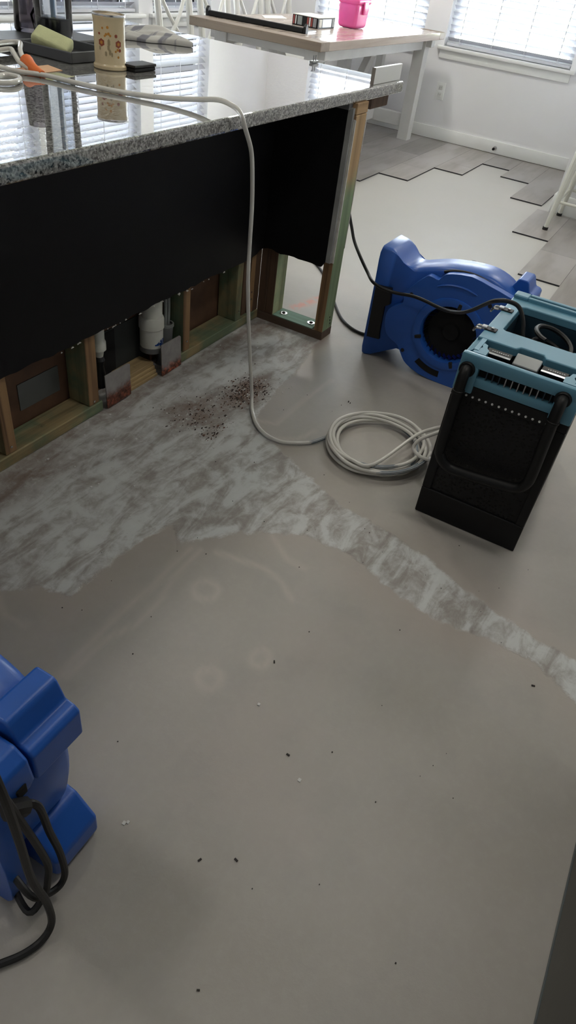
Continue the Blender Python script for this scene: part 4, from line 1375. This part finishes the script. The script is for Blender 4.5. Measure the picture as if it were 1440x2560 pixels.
# dark drying mat with knife handle
o = G().box((-0.66, 0.578, ZT + 0.0005), (-0.20, 0.80, ZT + 0.014), 0.004, 1).build('drying_mat', M_dark)
tag(o, 'black ribbed drying mat behind the grey tray', 'mat')
o = thing('black_pan', 'black pan handle lying at the photo edge above the hose loops', 'pan', (-0.80, 0.62, ZT))
G().tube(smooth_path([(-0.66, 0.545, ZT + 0.018), (-0.72, 0.555, ZT + 0.022), (-0.80, 0.57, ZT + 0.024), (-0.87, 0.585, ZT + 0.026)], 5), 0.011, 12, taper=[0.7] + [1.1] * 14 + [0.9]).build('handle', M_rubber, o)
G().lathe([(0, 0.002), (0.12, 0.002), (0.128, 0.03), (0.132, 0.045), (0.126, 0.045), (0.116, 0.008), (0, 0.008)], (-0.99, 0.61, ZT), 'Z', 30).build('pan_bowl', M_dark, o)
# pale platter
o = G().lathe([(0, 0.0), (0.07, 0.0), (0.12, 0.014), (0.17, 0.030), (0.172, 0.034), (0.16, 0.031), (0.09, 0.010), (0, 0.008)], (-0.62, 0.99, ZT + 0.0005), 'Z', 40).build('platter', M_white)
tag(o, 'wide pale grey platter at the far left of the worktop', 'plate')
# clear jug with dark base
c = (-0.40, 0.64, ZT + 0.0145)
o = thing('clear_jug', 'tall clear plastic jug with dark navy base', 'jug', c)
G().lathe([(0, 0), (0.055, 0), (0.057, 0.004), (0.058, 0.055), (0.053, 0.058), (0, 0.058)], c, 'Z', 32).build('jug_base', M_navy, o)
G().lathe([(0.0595, 0.004), (0.0605, 0.10), (0.062, 0.16), (0.060, 0.22), (0.064, 0.34), (0.061, 0.34), (0.057, 0.22), (0.059, 0.16), (0.0585, 0.06)], c, 'Z', 32).build('jug_wall', M_clear, o)
G().lathe([(0, 0.058), (0.008, 0.058), (0.007, 0.31), (0, 0.31)], c, 'Z', 12).build('stem', simple('pale_blue_stem', (0.32, 0.46, 0.62), 0.3), o)
G().lathe([(0, 0.34), (0.064, 0.34), (0.064, 0.352), (0, 0.352)], c, 'Z', 28).build('jug_lid', M_navy, o)
c = (-0.375, 0.775, ZT + 0.0145)
o = thing('smoky_tumbler', 'smoky grey tapered tumbler behind the clear jug', 'tumbler', c)
G().lathe([(0, 0), (0.050, 0), (0.053, 0.006), (0.046, 0.12), (0.040, 0.26), (0.037, 0.26), (0.043, 0.12), (0.046, 0.012), (0, 0.012)], c, 'Z', 30).build('tumbler_wall', M_smoke, o)
G().tube([(c[0] - 0.030, c[1] - 0.055, c[2] + 0.002), (c[0] - 0.02, c[1] - 0.030, c[2] + 0.05), (c[0] + 0.02, c[1] - 0.047, c[2] + 0.11)], 0.004, 8).build('black_strip', M_rubber, o)
# folded cloth
g = G()
NU, NV = 44, 30
th = R(-48)
rows = []
for top in (1, 0):
    grid = []
    for i in range(NU + 1):
        rowv = []
        for j in range(NV + 1):
            u, v = -1 + 2 * i / NU, -1 + 2 * j / NV
            e_ = max(abs(u), abs(v)) ** 4
            wob = 1 + 0.06 * math.sin(7 * math.atan2(v, u) + 1)
            X_, Y_ = u * 0.135 * wob, v * 0.115 * wob
            X_ += 0.02 * math.sin(5 * v)
            hgt = 0.027 + 0.009 * math.sin(3.2 * u + 2.1 * v + 0.6) + 0.0055 * math.sin(6.5 * v + 2 * u + 1) + 0.0025 * math.sin(13 * v + 5 * u)
            hgt = max(0.010, hgt) * (1 - 0.6 * e_)
            zz = ZT + 0.0015 + (hgt if top else 0.0)
            rowv.append(g.bm.verts.new((0.085 + X_ * math.cos(th) - Y_ * math.sin(th), 0.64 + X_ * math.sin(th) + Y_ * math.cos(th), zz)))
        grid.append(rowv)
    rows.append(grid)
for gr in rows:
    for i in range(NU):
        for j in range(NV):
            g.bm.faces.new((gr[i][j], gr[i + 1][j], gr[i + 1][j + 1], gr[i][j + 1]))
T_, B_ = rows
for i in range(NU):
    for j in (0, NV):
        g.bm.faces.new((T_[i][j], T_[i + 1][j], B_[i + 1][j], B_[i][j]))
for j in range(NV):
    for i in (0, NU):
        g.bm.faces.new((T_[i][j], T_[i][j + 1], B_[i][j + 1], B_[i][j]))
tag(g.build('folded_cloth', M_cloth, smooth=70), 'rumpled grey and white striped cloth on the granite', 'cloth')
# small black box, peach note, drywall offcut, clip
o = thing('black_case', 'small flat black case beside the candle jar', 'box', (-0.49, 0.21, ZT))
G().box((-0.545, 0.184, ZT + 0.0008), (-0.446, 0.236, ZT + 0.010), 0.0015, 1).build('case_base', M_blk, o)
G().box((-0.547, 0.182, ZT + 0.011), (-0.444, 0.238, ZT + 0.0185), 0.0015, 1).build('case_lid', M_rubber, o)
o = G().prism([(-0.895, 0.272), (-0.74, 0.285), (-0.72, 0.36), (-0.87, 0.352)], 'Z', ZT + 0.0003, ZT + 0.0012).build('paper_note', M_note, smooth=0)
tag(o, 'peach paper slip under the orange taped hose end', 'paper')
o = thing('wall_offcut', 'white board offcut standing on edge at the worktop corner', 'board', (0.29, -0.28, ZT))
G().box((0.172, -0.288, ZT + 0.0003), (0.418, -0.276, ZT + 0.052), 0.001, 1).build('board', M_trim, o)
G().box((0.1695, -0.2885, ZT + 0.0003), (0.1718, -0.2755, ZT + 0.052)).build('raw_end', M_caulk, o, smooth=0)
o = thing('metal_clip', 'tiny metal clip lying by the far edge of the granite', 'clip', (0.37, 0.06, ZT))
G().box((0.345, 0.048, ZT + 0.0008), (0.395, 0.066, ZT + 0.009), 0.002, 1).build('clip_body', M_satin, o)
for dx in (0.36, 0.378):
    G().box((dx, 0.055, ZT + 0.008), (dx + 0.004, 0.058, ZT + 0.026)).build('prong', M_satin, o, smooth=0)

# ------------------------------------------------------------------ dining table
TZ = 0.805
TX0, TX1, TY0, TY1 = 1.905, 4.10, 0.812, 1.765
o = thing('dining_table', 'long farmhouse table with wooden top and white trestle legs', 'table', (3.0, 1.29, 0))
nb = 5
bw = (TY1 - TY0) / nb
for k in range(nb):
    G().box((TX0 + 0.115, TY0 + bw * k + 0.0008, TZ - 0.048), (TX1 - 0.115, TY0 + bw * (k + 1) - 0.0008, TZ), 0.002, 1).build('top_board', M_tabletop, o)
G().box((TX0, TY0, TZ - 0.048), (TX0 + 0.114, TY1, TZ), 0.002, 1).build('breadboard_end', M_tableshade, o)
G().box((TX1 - 0.114, TY0, TZ - 0.048), (TX1, TY1, TZ), 0.002, 1).build('breadboard_end', M_tableshade, o)
for xl in (2.06, 3.955):
    for yl in (0.905, 1.58):
        G().box((xl, yl, 0.0), (xl + 0.095, yl + 0.095, TZ - 0.049), 0.003, 1).build('leg', M_white, o)
    G().box((xl + 0.012, 0.86, TZ - 0.108), (xl + 0.083, 1.715, TZ - 0.0485), 0.003, 1).build('top_rail', M_white, o)
    G().box((xl + 0.018, 1.0, 0.10), (xl + 0.078, 1.58, 0.20), 0.003, 1).build('foot_rail', M_white, o)
    G().box((xl + 0.018, 1.265, 0.20), (xl + 0.078, 1.325, TZ - 0.108), 0.003, 1).build('center_post', M_white, o)
G().box((2.138, 1.262, 0.11), (3.973, 1.328, 0.19), 0.003, 1).build('stretcher', M_white, o)
for (xa, xb) in ((2.16, 2.72), (3.95, 3.39)):
    L = math.hypot(xb - xa, 0.56)
    ang = math.atan2(0.19 - 0.75, xb - xa)
    Mx = Matrix.Translation(((xa + xb) / 2, 1.295, 0.475)) @ Matrix.Rotation(-ang, 4, 'Y')
    G().box((-L / 2, -0.03, -0.035), (L / 2, 0.03, 0.035), 0.003, 1, M=Mx).build('brace', M_white, o)
for yl in (0.93, 1.60):
    G().box((2.155, yl, TZ - 0.13), (3.955, yl + 0.025, TZ - 0.0485)).build('side_apron', M_white, o, smooth=0)
G().prism([(4.05, TZ - 0.05), (4.095, TZ - 0.05), (4.088, TZ - 0.10), (4.066, TZ - 0.118), (4.058, TZ - 0.17), (4.05, TZ - 0.19)], 'Y', 0.925, 0.975).build('corbel', M_white, o, smooth=0)

# things on the table
o = thing('black_rail', 'long black plastic rail with pointed ends on the table edge', 'rail', (2.15, 1.40, TZ))
Mx = Matrix.Translation((2.125, 1.405, TZ)) @ Matrix.Rotation(R(6), 4, 'Z')
G().box((-0.016, -0.335, 0.0005), (0.016, 0.335, 0.030), 0.004, 1, M=Mx).build('rail_bar', M_blk, o)
for sg in (-1, 1):
    g = G()
    pts = [(-0.018, 0.0005), (0.020, 0.0005), (0.020, 0.034), (0.004, 0.052), (-0.018, 0.036)]
    A = [g.bm.verts.new(Mx @ Vector((x, sg * 0.336, z))) for x, z in pts]
    B = [g.bm.verts.new(Mx @ Vector((x, sg * 0.354, z))) for x, z in pts]
    g.bm.faces.new(A)
    g.bm.faces.new(B[::-1])
    for k in range(5):
        g.bm.faces.new((A[k], B[k], B[(k + 1) % 5], A[(k + 1) % 5]))
    g.build('end_cap', M_blk, o, smooth=0)
G().box((0.03, -0.335, 0.001), (0.21, -0.295, 0.008), M=Mx).build('metal_tongue', M_satin, o, smooth=0)
tag(G().prism([(2.56, 1.60), (2.80, 1.56), (2.93, 1.68), (2.70, 1.71)], 'Z', TZ + 0.0004, TZ + 0.0016).build('paper_sheet', M_paper, smooth=0), 'white paper sheet lying on the wooden table', 'paper')
o = thing('game_box', 'flat carton with white lid and dark printed sides on the table', 'box', (2.67, 1.275, TZ))
G().box((2.545, 1.178, TZ + 0.0005), (2.795, 1.375, TZ + 0.058), 0.001, 1).build('carton', M_blk, o)
G().box((2.543, 1.176, TZ + 0.058), (2.797, 1.377, TZ + 0.061)).build('lid', M_paper, o, smooth=0)
for (ya, yb, m_) in ((1.19, 1.215, M_satin), (1.22, 1.232, M_red), (1.236, 1.246, M_paper), (1.250, 1.262, M_red), (1.30, 1.335, M_cable), (1.345, 1.352, M_paper), (1.358, 1.368, M_red)):
    G().box((2.5436, ya, TZ + 0.006), (2.5448, yb, TZ + 0.054)).build('printed_panel', m_, o, smooth=0)
for (xa, xb, m_) in ((2.56, 2.60, M_paper), (2.61, 2.74, M_satin), (2.755, 2.785, M_cable)):
    G().box((xa, 1.1766, TZ + 0.008), (xb, 1.1778, TZ + 0.052)).build('printed_panel', m_, o, smooth=0)
o = thing('pink_container', 'bright pink plastic food container with clip lid', 'container', (3.08, 1.17, TZ))
g = G()
g.box((2.965, 1.095, TZ + 0.001), (3.175, 1.255, TZ + 0.150), 0.024, 4)
for v in g.bm.verts:
    k = 0.90 + 0.10 * (v.co.z - TZ) / 0.14
    v.co.x = 3.07 + (v.co.x - 3.07) * k
    v.co.y = 1.17 + (v.co.y - 1.17) * k
g.build('tub', M_pink, o)
G().box((2.960, 1.091, TZ + 0.140), (3.180, 1.258, TZ + 0.178), 0.016, 4).build('lid', M_pink, o)
G().box((3.04, 1.079, TZ + 0.085), (3.11, 1.092, TZ + 0.160), 0.004, 2).build('clip', M_pink, o)

# ------------------------------------------------------------------ cross-back chairs
def dining_chair(loc, label):
    t = thing('dining_chair', label, 'chair', loc, 0, 'white cross-back chairs along the table')
    # local: seat towards -y, back at y = 0
    w_ = 0.18
    G().box((-0.205, -0.40, 0.435), (0.205, 0.015, 0.462), 0.010, 2).build('seat', M_chairw, t, local=True)
    for sx_ in (-1, 1):
        G().tube(smooth_path([(sx_ * 0.17, 0.03, 0.0), (sx_ * 0.175, 0.0, 0.44), (sx_ * w_, 0.02, 0.70), (sx_ * w_, 0.055, 0.93)], 5), 0.025, 8).build('leg', M_chairw, t, local=True)
        G().tube([(sx_ * 0.185, -0.385, 0.0), (sx_ * 0.175, -0.36, 0.44)], 0.025, 8).build('leg', M_chairw, t, local=True)
        G().tube(smooth_path([(sx_ * 0.165, 0.008, 0.475), (sx_ * 0.07, 0.016, 0.60), (-sx_ * 0.05, 0.028 + 0.008 * sx_, 0.74), (-sx_ * 0.165, 0.048, 0.89)], 5), 0.014, 8).build('cross_slat', M_chairw, t, local=True)
        G().tube([(sx_ * 0.18, -0.37, 0.20), (sx_ * 0.172, 0.015, 0.20)], 0.010, 8).build('stretcher', M_chairw, t, local=True)
    G().tube(smooth_path([(-w_ - 0.01, 0.055, 0.90), (0, 0.075, 0.955), (w_ + 0.01, 0.055, 0.90)], 8), 0.022, 10).build('top_rail', M_chairw, t, local=True)
    G().tube([(-0.18, -0.20, 0.20), (0.18, -0.20, 0.20)], 0.010, 8).build('stretcher', M_chairw, t, local=True)
    return t


ch0 = dining_chair((2.365, 2.20, 0.0), 'white cross-back chair nearest the striped cloth')
for i, (x, lab) in enumerate(((2.865, 'second white cross-back chair, behind the black rail'), (3.37, 'third white cross-back chair, behind the white paper sheet'), (3.86, 'last white cross-back chair, behind the pink container'))):
    cpy = copy_tree(ch0)
    cpy.location = (x, 2.20 + 0.01 * i, 0)
    cpy['label'] = lab

# ------------------------------------------------------------------ cream metal stool
o = thing('metal_stool', 'cream metal stool with black rubber feet by the wall corner', 'stool', (2.64, -0.93, 0))
for (fx, fy) in ((2.43, -0.697), (2.85, -0.697), (2.43, -1.16), (2.85, -1.16)):
    tx, ty = 2.64 + (fx - 2.64) * 0.72, -0.93 + (fy + 0.93) * 0.72
    leg = G().tube([(fx + (tx - fx) * q, fy + (ty - fy) * q, 0.016 + 0.72 * q) for q in (0, 0.33, 0.66, 1)], 0.017, 10, taper=[0.8, 1.15, 1.6, 2.0]).build('leg', M_cream, o)
    G().lathe([(0, 0.0), (0.018, 0.0), (0.018, 0.026), (0, 0.026)], (fx, fy, 0), 'Z', 12).build('rubber_foot', M_rubber, leg)
for a, b in (((2.442, -0.71), (2.442, -1.147)), ((2.838, -0.71), (2.838, -1.147)), ((2.442, -0.71), (2.838, -0.71)), ((2.442, -1.147), (2.838, -1.147))):
    G().tube([(a[0] + 0.01, a[1], 0.18), (b[0] + 0.0, b[1], 0.18)], 0.009, 8).build('foot_bar', M_cream, o)
G().box((2.47, -1.10, 0.728), (2.81, -0.76, 0.758), 0.012, 2).build('seat', M_cream, o)

# ------------------------------------------------------------------ refrigerator at the near right
o = thing('refrigerator', 'dark stainless refrigerator door at the lower right edge', 'refrigerator', (-1.85, -2.05, 0))
G().box((-2.25, -2.42, 0.0), (-1.38, -1.745, 1.72), 0.006, 1).build('body', M_fridgeb, o)
G().box((-2.25, -1.735, 0.0), (-1.38, -1.706, 0.016), 0.003, 1).build('kick_plate', M_fridgeb, o)
G().box((-2.25, -1.743, 0.018), (-1.38, -1.704, 1.70), 0.008, 2).build('door', M_fridge, o)
G().tube([(-2.16, -1.665, 0.75), (-2.16, -1.665, 1.45)], 0.012, 10).build('handle', M_satin, o)

# ------------------------------------------------------------------ flakes of old adhesive on the brown stain
g = G()
r = random.Random(21)
for (cx_, cy_, sx_, sy_, n_) in ((-0.555, -0.300, 0.066, 0.034, 420), (-0.795, -0.250, 0.065, 0.048, 130), (-0.84, -0.36, 0.035, 0.018, 60)):
    for k in range(n_):
        x, y = r.gauss(cx_, sx_), r.gauss(cy_, sy_)
        L = 0.0011 + 0.0042 * r.random() ** 2.2
        a0 = r.uniform(0, 6.28)
        mi_ = 0 if r.random() < 0.6 else (1 if r.random() < 0.45 else 2)
        nn_ = r.choice((4, 5, 6))
        ring_ = []
        for q in range(nn_):
            aa = a0 + 6.283 * q / nn_
            rr_ = L * r.uniform(0.45, 1.25)
            ring_.append((x + rr_ * math.cos(aa) * 1.3, y + rr_ * math.sin(aa) * 0.7))
        g.prism(ring_, 'Z', 0.0, r.uniform(0.0008, 0.0022), mi=mi_)
M_flk = simple('flake_brown', (0.045, 0.028, 0.024), 0.9, var=0.4)
M_flk2 = simple('flake_rust', (0.14, 0.07, 0.045), 0.9, var=0.3)
tag(g.build('adhesive_flakes', [M_flk, M_chip, M_flk2], smooth=0), 'brown and white flakes of old adhesive under the hanging hose', 'debris', kind='stuff')

# ------------------------------------------------------------------ crumbs on the slab
g = G()
r = random.Random(11)
for (x, y) in ((-1.948, -1.167), (-1.983, -1.112), (-1.716, -1.143), (-1.531, -1.0), (-1.239, -1.54), (-0.373, -0.637), (-0.368, -0.628), (-2.146, -1.225)):
    a = r.uniform(0, 3)
    L = r.uniform(0.0025, 0.0045)
    Mx = Matrix.Translation((x, y, 0.001)) @ Matrix.Rotation(a, 4, 'Z')
    g.box((-L, -L * 0.45, -0.001), (L, L * 0.45, 0.0012), M=Mx)
for k in range(60):
    x, y = r.uniform(-2.0, -0.4), r.uniform(-1.5, -0.45)
    if (x > -0.84 and y < -1.03) or (x < -1.95 and y > -1.0):
        continue
    L = r.uniform(0.0006, 0.0014)
    g.box((x - L, y - L, 0.0), (x + L, y + L * 0.8, 0.0012))
tag(g.build('dark_crumbs', M_debris, smooth=0), 'dark crumbs scattered over the beige concrete', 'debris', kind='stuff')
g = G()
for (x, y) in ((-2.004, -0.957), (-1.999, -0.962), (-1.751, -1.189), (-1.648, -1.03)):
    L = r.uniform(0.002, 0.004)
    g.box((x - L, y - L, 0.0), (x + L, y + L * 0.8, 0.002))
for k in range(70):
    x, y = r.uniform(-1.6, -0.1), r.uniform(-0.42, -0.02)
    L = r.uniform(0.001, 0.003)
    g.box((x - L * 1.5, y - L, 0.0), (x + L, y + L * 0.8, 0.0018))
tag(g.build('plaster_crumbs', M_chip, smooth=0), 'white plaster crumbs on the concrete by the sill', 'debris', kind='stuff')
